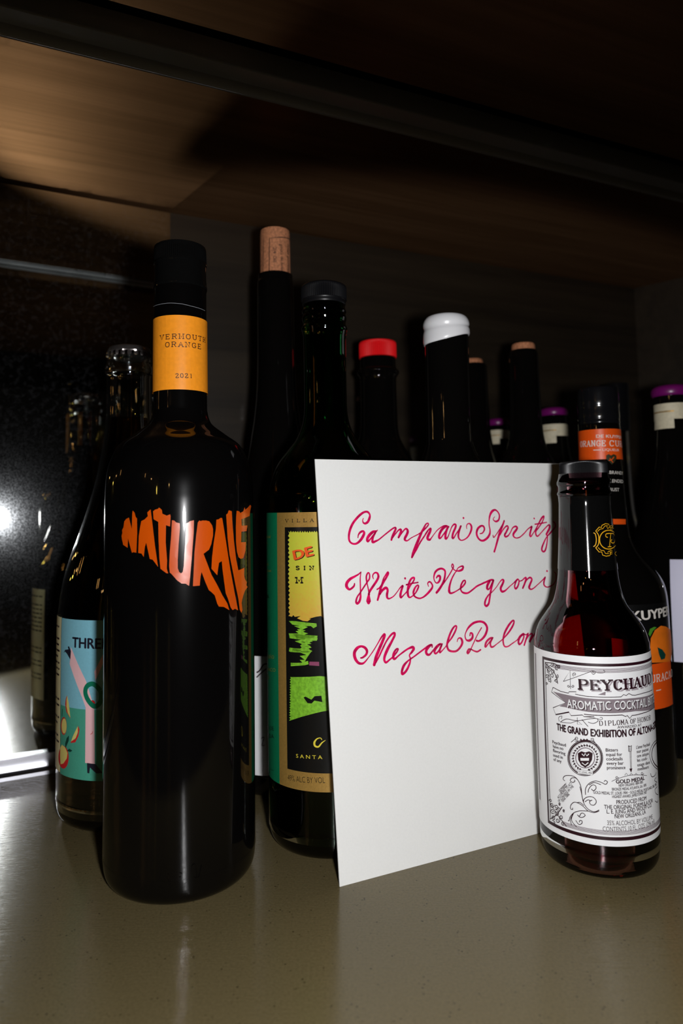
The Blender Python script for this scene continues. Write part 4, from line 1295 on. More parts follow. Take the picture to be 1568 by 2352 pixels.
# flourish under the banner
ik.stroke([(360, 840), (355, 800), (385, 785), (380, 815)], 5).stroke([(370, 845), (430, 815), (535, 832), (640, 815), (720, 810), (735, 835), (690, 858), (640, 845)], 6)
ik.stroke([(370, 845), (470, 855), (535, 832), (580, 870), (535, 865), (535, 800)], 5, smooth=False).stroke([(580, 820), (640, 888)], 6, smooth=False)
ik.stroke([(600, 792), (680, 800), (770, 820), (775, 800), (755, 798)], 5)
ik.slab('DIPLOMA', (748, 880), (1030, 864), 47, 8, thin=0.55, gap=1.0)
ik.slab('OF', (1050, 862), (1105, 856), 45, 8, thin=0.55, gap=1.0)
ik.slab('HONOR', (1120, 853), (1248, 822), 47, 8, thin=0.55, gap=1.0)
ik.text('AWARDED AT', (925, 907), (1160, 884), 25, bold=0.02)
ik.text('THE GRAND', (338, 922), (640, 978), 66, bold=0.075)
ik.text('EXHIBITION', (668, 982), (1012, 986), 68, bold=0.075)
ik.text('OF ALTONA-GERMANY', (1035, 980), (1262, 928), 66, nvis=9, bold=0.075)
for (t, x0, y0, x1, y1) in (('Peychaud', 295, 1052, 425, 1085), ('have no', 300, 1094, 400, 1120), ('flavoring', 300, 1134, 420, 1168), ('used in', 302, 1180, 395, 1206), ('of any', 305, 1222, 382, 1244)):
    ik.text(t, (x0, y0), (x1, y1), 30, bold=0.035)
for k, (t, x1) in enumerate((('Bitters', 930), ('equal for', 970), ('cocktails', 975), ('every bar', 985), ('prominence', 1002))):
    ik.text(t, (812 + k * 3, 1133 + k * 43), (x1, 1133 + k * 43 - 2), 31, bold=0.035)
for (t, x0, y0, x1, y1) in (("L'amer Peychaud", 1108, 1107, 1240, 1072), ('sur passe', 1112, 1148, 1225, 1122), ('om atique', 1115, 1192, 1228, 1164), ('les cock-', 1117, 1234, 1215, 1212), ('usage dans', 1119, 1278, 1240, 1250), ('meilleurs', 1121, 1320, 1228, 1296)):
    ik.text(t, (x0, y0), (x1, y1), 30, bold=0.035)
# arrow
ik.stroke([(1032, 1075), (1046, 1085), (1060, 1072), (1058, 1130), (1036, 1133), (1032, 1075)], 8, smooth=False).stroke([(1044, 1090), (1053, 1300)], 5, smooth=False).stroke([(1056, 1130), (1062, 1300)], 5, smooth=False)
ik.poly([(1040, 1300), (1070, 1298), (1057, 1340)])
# medal
for (rx, ry, w) in ((170, 175, 7), (158, 162, 13), (145, 150, 3)):
    ik.circle(612, 1195, rx, ry, w, 56)
for k in range(26):
    a = math.pi * (0.62 + 1.76 * k / 25)
    x, y = 612 + 112 * math.cos(a), 1195 + 116 * math.sin(a)
    ik.stroke([(x, y), (x + 18 * math.cos(a + 1.2), y + 18 * math.sin(a + 1.2))], 11, smooth=False)
    ik.stroke([(x, y), (x + 20 * math.cos(a + 0.2), y + 20 * math.sin(a + 0.2))], 9, smooth=False)
ik.poly([(540, 1150), (575, 1130), (612, 1142), (650, 1130), (685, 1150), (678, 1215), (650, 1265), (612, 1290), (570, 1262), (545, 1215)])
hat.circle(612, 1195, 92, 98, 10, 40)
flush(wh, 'banner_lettering', M['bitters_paper'], bl_)
wh.poly([(565, 1195), (650, 1195), (648, 1222), (567, 1222)])
flush(wh, 'shield_bar', M['bitters_paper'], bl_)
wh.stroke([(580, 1155), (600, 1175), (612, 1150), (628, 1175), (648, 1155)], 9, smooth=False).stroke([(580, 1240), (612, 1265), (642, 1240)], 9, smooth=False)
flush(wh, 'shield_mark', M['bitters_paper'], bl_)
wh.poly([(542, 1308), (686, 1325), (684, 1362), (540, 1345)])
ik.stroke([(542, 1308), (686, 1325), (684, 1362), (540, 1345), (542, 1308)], 4, smooth=False)
wtx = Print(BLAB, P5, 0.00040)
wtx.text('ST. LOUIS, 1904', (550, 1337), (678, 1352), 18, bold=0.02)
ik.stroke([(475, 1042), (520, 1005), (510, 1035), (560, 1030), (612, 1024), (665, 1032), (705, 1040), (690, 1020), (725, 1072)], 6, smooth=False)
curl(ik, 530, 1005, 20, 1.4, 1, 6, 1)
curl(ik, 678, 1015, 20, 1.4, 2, 6, -1)
for x in (570, 600, 630):
    ik.dot(x, 1016, 8)
# second medal at the right edge
for (rx, ry, w) in ((170, 175, 8), (150, 155, 13)):
    ik.circle(1400, 1160, rx * 0.95, ry, w, 48)
ik.at(*P6)
hat.at(*P6)
ik.text('GOLD MEDAL', (912, 210), (1188, 172), 36, bold=0.06)
ik.stroke([(868, 190), (920, 165), (1000, 140), (1060, 128), (1130, 125), (1210, 133)], 5)
curl(ik, 920, 150, 16, 1.3, 0, 6, 1)
curl(ik, 1165, 110, 16, 1.3, 0, 6, 1)
for x in (1010, 1058, 1105):
    ik.stroke([(x - 14, 130), (x, 108), (x + 14, 126)], 5, smooth=False)
ik.text('NEW ORLEANS 1884-1885', (938, 243), (1173, 206), 26, bold=0.035)
ik.text('BRONZE MEDAL ATLANTA, GA. 1895', (873, 279), (1206, 236), 26, bold=0.035)
ik.text('GOLD MEDAL ST. LOUIS 1904', (692, 308), (1022, 312), 27, bold=0.035)
ik.text('·· GOLD MEDAL PORTLAND, ORE. 1905', (1030, 312), (1285, 244), 26, nvis=28, bold=0.035)
ik.text('HIGHEST AWARD, JAMESTOWN 1907', (875, 352), (1210, 308), 26, bold=0.035)
ik.text('PRODUCED FROM', (916, 412), (1206, 370), 38, bold=0.03)
ik.text('THE ORIGINAL FORMULA FOR', (797, 457), (1268, 392), 38, bold=0.03)
ik.text('L. E. JUNG AND WOLFF CO.', (822, 503), (1258, 436), 38, bold=0.03)
ik.text('NEW ORLEANS, LA', (900, 551), (1200, 504), 38, bold=0.03)
ik.text('35% ALCOHOL BY VOLUME', (826, 616), (1266, 556), 44)
ik.text('CONTENTS 10 FL. OZS. (296 ml)', (784, 674), (1285, 596), 44)
for (t, x0, y0, x1, y1) in (('ENTERED', 375, 302, 437, 232), ('ACCORDING TO ACT', 352, 362, 487, 212), ('OF CONGRESS IN THE', 358, 398, 502, 242), ('YEAR 1886', 392, 398, 462, 320)):
    ik.text(t, (x0, y0), (x1, y1), 22, bold=0.035)
ik.stroke([(355, 278), (428, 205)], 4, smooth=False)
FLO = [[(415, 185), (397, 165), (412, 138), (450, 132), (500, 140), (540, 175), (570, 240), (580, 320), (598, 400), (640, 460), (700, 486), (748, 468)],
       [(540, 175), (515, 155), (480, 158), (468, 182), (490, 200), (512, 188), (505, 172)],
       [(748, 478), (700, 494), (640, 478), (600, 440), (560, 410), (510, 392), (475, 418), (470, 455), (488, 465), (490, 448)],
       [(598, 400), (600, 365), (640, 340), (690, 345), (720, 385), (700, 420), (665, 415), (655, 385), (680, 372)],
       [(615, 320), (616, 260), (650, 210), (710, 185), (770, 200), (810, 218), (828, 195), (808, 180), (795, 192)],
       [(640, 298), (648, 262), (680, 225), (712, 232), (715, 262), (690, 280), (672, 262)], [(650, 225), (700, 200), (765, 222)],
       [(640, 480), (560, 478), (500, 498), (465, 540), (455, 575), (445, 570)], [(500, 500), (480, 550), (490, 590), (528, 632)], [(500, 500), (470, 560), (480, 618)],
       [(540, 520), (560, 540), (590, 540), (612, 520), (590, 500), (570, 505), (556, 530), (535, 515)], [(520, 570), (550, 610), (580, 600), (580, 575), (560, 572), (556, 590)],
       [(610, 390), (640, 370), (668, 382)], [(530, 400), (560, 395), (600, 425)], [(560, 240), (575, 300), (590, 380)],
       [(1245, 110), (1260, 145), (1290, 130), (1300, 100)], [(1300, 150), (1285, 180), (1310, 200)], [(1310, 240), (1290, 270), (1300, 310), (1320, 320)], [(1290, 380), (1310, 395), (1320, 375)]]
for f_ in FLO:
    ik.stroke(f_, 7)
ik.build('printing', M['plum_ink'], bl_, label='plum lettering and scrollwork')
hat.build('shading', M['plum_grey'], bl_)
wh.build('ribbon', M['bitters_paper'], bl_)
wtx.build('ribbon_lettering', M['plum_ink'], bl_)

# ---- mezcal: green glass bottle with a green, gold and black label
ax = Axis(746, 850, 0.4035)
gb = bottle('mezcal_bottle', 'green glass bottle with black cap and green, gold and black label, behind the card', ax)
body = ax.prof([(1850, 144), (1500, 142), (1180, 139), (1130, 133.5), (1090, 123), (1061, 110), (1032, 88), (1007, 69), (978, 56), (946, 50), (900, 49), (790, 49), (768, 50.5), (757, 53), (748, 50), (742, 49.5), (733, 51.5), (724, 49.5), (718, 51), (710, 49), (700, 48, 1), (668, 46, 1)])
pg = profile(heel(body[0][0]) + body)
lathe('glass', shell(pg, 0.003), M['green_glass'], gb, 96)
zl = ax.z(985)
liq = [(r - 0.0033, z) for r, z in pg if z > 0.0065 and z < zl and r > 0.01]
lathe('liquid', [(0, liq[0][1])] + liq + [(0, liq[-1][1])], M['dark_liquid'], gb, 64)
cpf = profile(ax.prof([(703, 49), (701, 50, 1), (693, 50), (692, 52.5, 1), (666, 52.5), (660, 50.5), (657, 45)]), 3)
lathe('screw_cap', [(0, cpf[0][1])] + cpf + [(0, cpf[-1][1])], M['black_plastic'], gb, 140, rib=1, rib_d=0.0004, rib_z=(ax.z(692), ax.z(664)))
MZ = Surf(ax, interp([(r + 0.0001, z) for r, z in pg if z > 0.012]), ax.rz_at(1500, 142)[0])
Rm = MZ.R
PA, PB = (560, 1100, 5.879), (560, 1450, 4.4375)
q_ = Print(MZ, PA)
zt_, zb_ = q_.p(900, 448)[1], q_.at(*PB).p(780, 1640)[1]
a_g = (q_.at(*PB).p(358, 700)[0] + q_.at(*PA).p(446, 800)[0]) / 2
a_b = (q_.at(*PB).p(437, 700)[0] + q_.at(*PA).p(556, 800)[0]) / 2
zbt, zbb = q_.at(*PA).p(900, 650)[1], q_.at(*PB).p(800, 1448)[1]
a_r = Rm * 1.05
l1 = Print(MZ, off=0.0001)
for k in range(10):
    za, zc = zb_ + (zt_ - zb_) * k / 10, zb_ + (zt_ - zb_) * (k + 1) / 10
    l1.rect(-Rm * 2.3, a_g, za, zc)
lg = l1.build('back_label', M['mezcal_green'], gb)
l2 = Print(MZ, off=0.0001)
for k in range(10):
    za, zc = zb_ + (zt_ - zb_) * k / 10, zb_ + (zt_ - zb_) * (k + 1) / 10
    l2.rect(a_g, a_r, za, zc)
lo = l2.build('front_label', M['gold_paper'], gb)
l3 = Print(MZ, off=0.00018)
for k in range(8):
    za, zc = zbb + (zbt - zbb) * k / 8, zbb + (zbt - zbb) * (k + 1) / 8
    l3.rect(a_b, a_r - (a_b - a_g), za, zc)
lk = l3.build('black_panel', M['black_print'], lo)
l3.verts, l3.faces = [], []
l3.at(*PA).slab('VILLA', (562, 590), (945, 582), 46, 9, gap=4.5, thin=0.6)
flush(l3, 'lettering', M['black_print'], lo)
l3.at(*PB).text('49% ALC BY VOL', (450, 1517), (828, 1545), 58, bold=-0.01)
l3.build('lettering', M['black_print'], lo)


def jag(p, q, n, amp):
    random.seed(n)
    out = []
    for k in range(n):
        t = k / n
        dx, dy = q[0] - p[0], q[1] - p[1]
        L = math.hypot(dx, dy)
        s_ = (amp if k % 2 else -amp * 0.6) * random.uniform(0.6, 1.2)
        out.append((p[0] + dx * t - dy / L * s_, p[1] + dy * t + dx / L * s_))
    return out


sun = Print(MZ, PA, 0.00026)
sun.poly(jag((605, 712), (1300, 712), 44, 16) + [(1300, 712), (1290, 1880), (1180, 1850), (1100, 1890), (1040, 1850), (975, 1860), (930, 1872), (880, 1885), (905, 1890), (862, 1922), (800, 1916), (720, 1880), (770, 1850), (690, 1862), (672, 1838), (650, 1862), (612, 1850)] + jag((612, 1850), (605, 712), 40, 14))
sun.build('sunset_print', M['sunset'], lo)
lm = Print(MZ, PA, 0.00026)
lm.poly([(610, 1918), (690, 1918), (980, 1950), (985, 1990), (940, 2015), (905, 1985), (825, 1985), (865, 2000), (790, 2035), (835, 2045), (800, 2065), (870, 2085), (820, 2100), (990, 2118), (995, 2165), (960, 2185), (900, 2160), (930, 2195), (870, 2205), (915, 2225), (855, 2235), (905, 2260), (850, 2275), (885, 2300), (925, 2330), (860, 2345), (630, 2335), (612, 2325), (620, 2280), (760, 2290), (800, 2270), (760, 2250), (790, 2230), (690, 2190), (780, 2170), (625, 2150), (610, 2085), (740, 2085), (700, 2055), (740, 2050), (720, 2030), (770, 2025), (680, 1985), (760, 1985), (655, 1965)])
flush(lm, 'palm_print', M['lime_print'], lo)
lm.at(*PB).poly([(460, 20), (600, 30), (750, 45), (745, 95), (700, 95), (650, 75), (680, 110), (640, 130), (690, 165), (640, 180), (695, 195), (650, 260), (620, 310), (655, 300), (660, 335), (620, 345), (480, 355), (480, 320), (600, 320), (570, 290), (620, 290), (570, 250), (640, 240), (550, 205), (465, 200), (470, 165), (600, 180), (580, 150), (610, 140), (560, 100), (630, 90), (500, 65), (470, 70)])
flush(lm, 'palm_print', M['lime_print'], lo)
lm.poly([(475, 465), (775, 455), (960, 470), (980, 780), (790, 818), (700, 840), (590, 870), (468, 910)] + jag((470, 905), (475, 465), 34, 10))
lm.build('field_print', M['lime_print'], lo)
bk = Print(MZ, PB, 0.00034)
bk.poly([(610, 672), (630, 664), (690, 695), (722, 660), (790, 655), (800, 720), (720, 705), (690, 735), (650, 730)])
flush(bk, 'boot_print', M['black_print'], lo)
bk.at(*PA).text('DE', (698, 1100), (952, 1036), 122, bold=0.05)
flush(bk, 'letter_shadow', M['black_print'], lo)
bk.slab('SIN', (703, 1233), (950, 1233), 60, 15, gap=3.5)
flush(bk, 'lettering', M['black_print'], lo)
bk.slab('M', (703, 1412), (800, 1412), 86, 20)
bk.build('lettering', M['black_print'], lo)
od = Print(MZ, PA, 0.00042)
od.text('DE', (688, 1092), (942, 1028), 122, bold=0.05)
od.build('orange_lettering', M['red_orange_print'], lo)
yl = Print(MZ, PB, 0.00030)
yl.text('SANTA', (535, 1285), (800, 1300), 36, spacing=1)
flush(yl, 'yellow_lettering', M['yellow_print'], lo)
yl.stroke([(795, 1105, 8), (780, 1085, 8), (745, 1095, 12), (720, 1130, 20), (725, 1165, 20), (760, 1175, 16), (795, 1135, 12), (832, 1108, 4)])
yl.build('yellow_swirl', M['yellow_print'], lo)
pk = Print(MZ, PB, 0.00030)
pk.poly([(668, 308), (766, 310), (768, 352), (666, 345)])
pk.build('pink_print', M['pink_print'], lo)
ov = Print(MZ, PA, 0.0002)
for (t, x0, x1, y, h) in (('mescal', 270, 362, 798, 44), ('ven', 275, 322, 880, 40), ('cool,', 275, 340, 1165, 36), ('all that', 275, 375, 1255, 38), ('not"', 275, 322, 1330, 38)):
    ov.text(t, (x0, y), (x1, y), h)
    flush(ov, 'olive_lettering', M['olive_ink'], lg)
ov.at(*PB)
for (t, x0, x1, y, h) in (('OQUEÑO', 220, 311, 280, 36), ('BLANCO', 225, 326, 412, 36), ('NCO', 222, 262, 488, 32), ('O.', 226, 252, 640, 30), ('DE', 220, 242, 780, 30), ('RICO', 220, 257, 852, 30)):
    ov.text(t, (x0, y - 12), (x1, y), h)
    flush(ov, 'olive_lettering', M['olive_ink'], lg)
bt = Print(MZ, PB, 0.0002)
for (t, x0, x1, y, h) in (('ION DE', 218, 308, 1012, 42), ('EGIDA', 218, 310, 1092, 42), ('221', 222, 262, 1365, 36), ('MX4', 222, 268, 1460, 36)):
    bt.text(t, (x0, y - 14), (x1, y), h)
    flush(bt, 'black_lettering', M['black_print'], lg)
bt.stroke([(225, 1385), (308, 1420)], 4, smooth=False)
flush(bt, 'rule', M['black_print'], lg)
bt.at(*PA).stroke([(300, 2100), (305, 1960), (300, 1780), (318, 1900), (352, 1850), (322, 1980), (372, 1955), (330, 2060), (300, 2150)], 4, smooth=False)
flush(bt, 'agave_print', M['black_print'], lg)
bt.text('CUIL', (275, 1620), (350, 1602), 44)
bt.build('black_lettering', M['black_print'], lg)

# ---- cider: clear bottle with crown cap and an illustrated label
ax = Axis(297, 850, 0.444)
cbt = bottle('cider_bottle', 'clear glass cider bottle with crown cap and pale blue illustrated label', ax)
body = ax.prof([(1790, 160), (1600, 160), (1430, 159), (1380, 155), (1330, 147), (1280, 133), (1230, 115), (1180, 98), (1120, 80), (1060, 67), (1000, 58), (955, 53), (900, 52), (866, 52), (858, 55.5), (850, 57), (842, 54), (834, 51.5), (826, 52, 1), (808, 50, 1)])
pcd = profile(heel(body[0][0]) + body)
lathe('glass', shell(pcd, 0.0028), M['clear_glass'], cbt, 96)
zl = ax.z(956)
liq = [(r - 0.00285, z) for r, z in pcd if z > 0.0065 and z < zl and r > 0.01]
lathe('liquid', [(0, liq[0][1])] + liq + [(0, liq[-1][1])], M['cider'], cbt, 72)
ccp = profile(ax.prof([(824, 53.5), (818, 53.5), (806, 50), (801, 46), (799, 40)]), 4)
lathe('crown_cap', [(0, ccp[0][1])] + ccp + [(0, ccp[-1][1])], M['crown_cap'], cbt, 42, rib=1, rib_d=0.0009, rib_z=(ax.z(826), ax.z(812)), smooth=20)
CD = Surf(ax, interp([(r + 0.0001, z) for r, z in pcd if z > 0.012]), ax.rz_at(1600, 160)[0])
Rc = CD.R
P7 = (0, 1400, 3.92)
q_ = Print(CD, P7)
zt_, zb_ = q_.p(800, 97)[1], q_.p(800, 1541)[1]
zh = q_.p(700, 893)[1]
aL = q_.p(552, 300)[0]
l1 = Print(CD, off=0.0001)
for k in range(6):
    l1.rect(aL, Rc * 1.2, zh + (zt_ - zh) * k / 6, zh + (zt_ - zh) * (k + 1) / 6)
sk_ = l1.build('label', M['sky_print'], cbt, label='pale blue label with legs and apple slices')
l2 = Print(CD, off=0.0001)
for k in range(6):
    l2.rect(aL, Rc * 1.2, zb_ + (zh - zb_) * k / 6, zb_ + (zh - zb_) * (k + 1) / 6)
l2.build('hill', M['hill_print'], sk_)
pr = Print(CD, P7, 0.00018)
pr.poly([(642, 338), (775, 640), (850, 880), (855, 1392), (768, 1380), (772, 880), (740, 790), (630, 490)])
flush(pr, 'leg', M['skin_print'], sk_)
pr.poly([(850, 560), (930, 400), (960, 420), (860, 640)])
pr.build('leg', M['skin_print'], sk_)
pr = Print(CD, P7, 0.00024)
pr.text('THREE', (655, 338), (908, 352), 88, nvis=4, bold=0.05)
flush(pr, 'lettering', M['navy_print'], sk_)
pr.poly([(613, 335), (625, 330), (642, 375), (636, 450), (608, 400), (590, 378), (576, 392), (590, 362), (620, 358)])
flush(pr, 'shoe', M['navy_print'], sk_)
pr.poly([(785, 1380), (862, 1390), (925, 1470), (870, 1475), (830, 1440), (812, 1420), (806, 1475), (788, 1470)])
flush(pr, 'shoe', M['navy_print'], sk_)
for (x, y) in ((565, 1300), (558, 1280)):
    pr.ellipse(x, y, 4, 9)
pr.stroke([(567, 895), (562, 960)], 8, smooth=False)
pr.build('pips', M['navy_print'], sk_)
pr = Print(CD, P7, 0.00026)
pr.stroke([(905, 730, 42), (870, 690, 42), (830, 668, 42), (785, 690, 42), (770, 745, 44), (795, 815, 44), (850, 870, 44), (900, 840, 42), (912, 780, 42), (905, 730, 42)])
pr.build('wreath', M['wreath_print'], sk_)
pr = Print(CD, P7, 0.00022)
pr.poly([(607, 770), (596, 800), (590, 850), (600, 920), (640, 983), (625, 940), (610, 880), (605, 820)])
flush(pr, 'apple_skin', M['red_print'], sk_)
pr.poly([(705, 1045), (718, 1080), (708, 1140), (680, 1195), (640, 1200), (640, 1188), (680, 1165), (704, 1110)])
flush(pr, 'apple_skin', M['red_print'], sk_)
pr.ellipse(577, 1048, 26, 80)
flush(pr, 'apple_skin', M['red_print'], sk_)
pr.ellipse(575, 1330, 46, 102)
flush(pr, 'apple_skin', M['red_print'], sk_)
pr.ellipse(835, 840, 22, 24)
flush(pr, 'berry', M['red_print'], sk_)
pr.stroke([(835, 1097), (830, 1115), (815, 1122)], 5)
pr.build('crease', M['red_print'], sk_)
pr = Print(CD, P7, 0.00030)
pr.poly([(609, 775), (622, 840), (632, 920), (636, 972), (614, 930), (602, 870), (603, 810)])
flush(pr, 'apple_flesh', M['apple_print'], sk_)
pr.poly([(703, 1050), (704, 1100), (686, 1155), (642, 1188), (660, 1140)])
flush(pr, 'apple_flesh', M['apple_print'], sk_)
pr.ellipse(581, 1048, 22, 68)
flush(pr, 'apple_flesh', M['apple_print'], sk_)
pr.poly([(548, 1240), (562, 1215), (590, 1240), (612, 1290), (605, 1340), (575, 1385), (550, 1392), (545, 1320)])
pr.build('apple_flesh', M['apple_print'], sk_)
pr = Print(CD, P7, 0.00026)
pr.poly([(624, 1133), (622, 1180), (592, 1253), (590, 1205), (605, 1155)])
flush(pr, 'leaf', M['leaf_print'], sk_)
pr.poly([(605, 1270), (628, 1252), (655, 1270), (635, 1282)])
pr.build('leaf', M['leaf_print'], sk_)
bkp = Print(CD, off=0.0001)
bkp.rect(-Rc * 2.0, aL - 0.0004, zb_ + 0.0005, zt_ + 0.0002)
bo = bkp.build('side_panel', M['cream_paper'], cbt)
bkt = Print(CD, off=0.0002)
random.seed(3)
zz = zt_ - 0.006
while zz > zb_ + 0.012:
    if random.random() < 0.82:
        x_ = -Rc * 1.93
        while x_ < aL - 0.004:
            wd = random.uniform(0.002, 0.007)
            bkt.rect(x_, min(x_ + wd, aL - 0.002), zz, zz + 0.0011)
            x_ += wd + 0.0012
    zz -= 0.0034
bkt.build('small_print', M['plum_ink'], bo)

# ---- bottles further back


def dark_bottle(name, label, px, py, Y, rows, glass='black_glass', group=None):
    """rows: (image row, half width) from below the shoulder up to the lip"""
    ax = Axis(px, py, Y)
    o = bottle(name, label, ax, group)
    pr = ax.prof(rows)
    pp = profile(heel(pr[0][0]) + pr)
    lathe('glass', pp + [(0, pp[-1][1])], M[glass], o, 64)
    return ax, o, pp


def cork(ax, o, y0, y1, hw0, hw1, name='cork'):
    c0 = ax.prof([(y0 + 14, hw0), (y0, hw0), (y1 + 4, hw1), (y1, hw1 * 0.93, 1)])
    return lathe(name, profile(c0, 3) + [(0, c0[-1][1])], M['cork'], o, 48)


# tall bottle with the long stamped cork
ax, o, pp = dark_bottle('wine_bottle', 'tallest dark bottle at the back with a long stamped cork', 633, 700, 0.487,
                        [(1700, 128), (1400, 126), (1300, 120), (1200, 100), (1120, 80), (1048, 66), (997, 58), (959, 52), (900, 46), (820, 43), (700, 42), (655, 41.5), (646, 40), (634, 39.5, 1)])
ck = cork(ax, o, 634, 537, 35, 34)
CKS = Surf(ax, interp([ax.rz_at(634, 35), ax.rz_at(537, 34)]), ax.rz_at(590, 35)[0])
pr = Print(CKS, (500, 500, 3.136), 0.00015)
pr.stroke([(370, 405), (372, 150), (440, 142), (520, 160)], 7, smooth=False).stroke([(325, 405), (330, 150)], 6, smooth=False)
pr.text('24 08', (398, 212), (400, 322), 24)
pr.text('goûts de bouch', (448, 190), (455, 408), 24, bold=0.02)
pr.text('rouge gourmand', (500, 190), (502, 408), 22, bold=0.035)
pr.build('stamp', M['cork_ink'], ck)
TL_ = Surf(ax, interp([(r + 0.0002, z) for r, z in pp if z > 0.012]), ax.rz_at(1600, 127)[0])
p = Print(TL_, off=0.0001)
for k in range(5):
    za, zc = ax.z(1735), ax.z(1482)
    p.rect(-TL_.R * 1.1, TL_.R * 1.1, za + (zc - za) * k / 5, za + (zc - za) * (k + 1) / 5)
tl = p.build('label', M['bitters_paper'], o)
p = Print(TL_, (560, 1450, 4.4375), 0.0002)
p.stroke([(130, 420), (160, 400), (200, 340), (240, 330)], 14).stroke([(130, 470), (170, 430), (230, 380)], 12)
flush(p, 'lettering', M['plum_ink'], tl)
p.stroke([(180, 1090), (205, 1080), (185, 1160), (210, 1160)], 8)
p.build('lettering', M['plum_ink'], tl)

# red cap
ax, o, pp = dark_bottle('red_capped_bottle', 'dark bottle with a ribbed bright red screw cap', 868, 850, 0.54,
                        [(1600, 108), (1250, 107), (1130, 100), (1070, 80), (1030, 58), (1000, 45), (960, 42), (880, 41), (866, 43), (858, 48), (852, 46), (845, 41), (815, 40, 1)])
c0 = profile(ax.prof([(824, 40), (823, 43, 1), (795, 43), (788, 42, 1), (786, 38)]), 3)
lathe('screw_cap', [(0, c0[0][1])] + c0 + [(0, c0[-1][1])], M['red_cap'], o, 120, rib=1, rib_d=0.0005, rib_z=(ax.z(823), ax.z(790)))

# white wax
ax, o, pp = dark_bottle('wax_dipped_bottle', 'dark bottle with its top dipped in white wax', 1027, 850, 0.442,
                        [(1600, 134), (1300, 134), (1180, 130), (1120, 112), (1080, 86), (1050, 66), (1025, 55), (1000, 52.5), (900, 51.5), (800, 50.5), (770, 50.5), (740, 49, 1)])
zw = ax.z(785)
w0 = profile(ax.prof([(786, 52), (780, 54), (765, 53.5), (757, 51.5), (748, 53.5), (738, 51), (730, 44), (727, 30)]), 4)
lathe('wax', [(w0[0][0] - 0.003, w0[0][1])] + w0 + [(0, w0[-1][1])], M['white_wax'], o, 72, smooth=60,
      z_mod=lambda a, z: (0.0028 * math.sin(a) - 0.0008 * math.cos(2 * a)) * max(0.0, 1 - (z - zw) / 0.010) if z < zw + 0.010 else 0.0)

# corked pair
ax, o, pp = dark_bottle('corked_bottle', 'dark bottle with a flush cork, just left of the orange-necked liqueur', 1203, 850, 0.54,
                        [(1600, 100), (1300, 100), (1200, 97), (1120, 82), (1060, 62), (1030, 47), (1000, 40), (950, 37), (850, 34.5), (816, 33.5), (806, 30, 1)], group='dark bottles with flush corks')
cork(ax, o, 806, 791, 27.5, 27)
ax, o, pp = dark_bottle('corked_bottle', 'dark corked bottle half hidden behind the white wax bottle', 1085, 850, 0.60,
                        [(1600, 86), (1300, 86), (1200, 83), (1120, 70), (1060, 52), (1025, 42), (990, 37), (940, 35), (850, 33), (842, 32), (838, 30, 1)], group='dark bottles with flush corks')
cork(ax, o, 838, 827, 24.5, 24)


# purple wax with a paper strip
def strip_bottle(label, px, py, Y, k, ytop, body_rows, strip, sside=1):
    ax, o, pp = dark_bottle('strip_sealed_bottle', label, px, py, Y, body_rows, group='purple-waxed bottles sealed with a paper strip')
    hw = body_rows[-1][1]
    c0 = profile(ax.prof([(ytop + 26 * k, hw + 3 * k), (ytop + 20 * k, hw + 6 * k), (ytop + 9 * k, hw + 5 * k), (ytop + 2 * k, hw - 4 * k), (ytop, hw * 0.5)]), 4)
    lathe('wax', [(c0[0][0] - 0.002, c0[0][1])] + c0 + [(0, c0[-1][1])], M['purple_wax'], o, 56, smooth=60)
    S = Surf(ax, interp([(r + 0.0002, z) for r, z in pp if z > 0.02]), ax.rz_at(strip[0], hw)[0])
    p = Print(S, off=0.0002)
    R = S.R
    p.rect(-R * 3.0, R * 3.0, ax.z(strip[1]), ax.z(strip[0]))
    p.rect(-R * 1.3, R * 0.12, ax.z(strip[2]), ax.z(strip[1]))
    p.build('paper_strip', M['strip_paper'], o)
    p = Print(S, off=0.0003)
    p.rect(-R * 1.3, R * 0.15, ax.z(strip[0] + 20 * k), ax.z(strip[0] + 17 * k))
    p.build('strip_edge', M['gold_paper'], o)
    return ax, o, pp


ax, o, pp = strip_bottle('dark bottle with purple wax and a lavender label at the right edge', 1540, 920, 0.54, 1.0, 886,
                         [(1700, 132), (1400, 131), (1300, 122), (1193, 92), (1114, 66), (1056, 50), (997, 42), (950, 40), (915, 40), (900, 40, 1)], (930, 966, 987))
PS = Surf(ax, interp([(r + 0.0002, z) for r, z in pp if z > 0.02]), ax.rz_at(1400, 131)[0])
q_ = Print(PS)
aa, z1 = q_.p(1538, 1285)
_, z0 = q_.p(1552, 1520)
p = Print(PS, off=0.0002)
for k in range(6):
    p.rect(aa, aa + PS.R * 1.6, z0 + (z1 - z0) * k / 6, z0 + (z1 - z0) * (k + 1) / 6)
p.build('label', M['lavender_paper'], o, label='plain lavender-white label')
strip_bottle('purple-sealed bottle between the flush-corked bottle and the orange-necked liqueur', 1271, 950, 0.61, 0.75, 937,
             [(1600, 88), (1300, 88), (1200, 80), (1120, 58), (1070, 42), (1030, 34), (990, 31), (960, 30), (947, 29, 1)], (977, 1004, 1020))
strip_bottle('purple-sealed bottle furthest back, between the two corked bottles', 1143, 980, 0.66, 0.65, 962,
             [(1600, 60), (1300, 60), (1200, 57), (1120, 46), (1070, 36), (1030, 29), (1000, 26), (985, 25), (972, 24, 1)], (990, 1010, 1022))

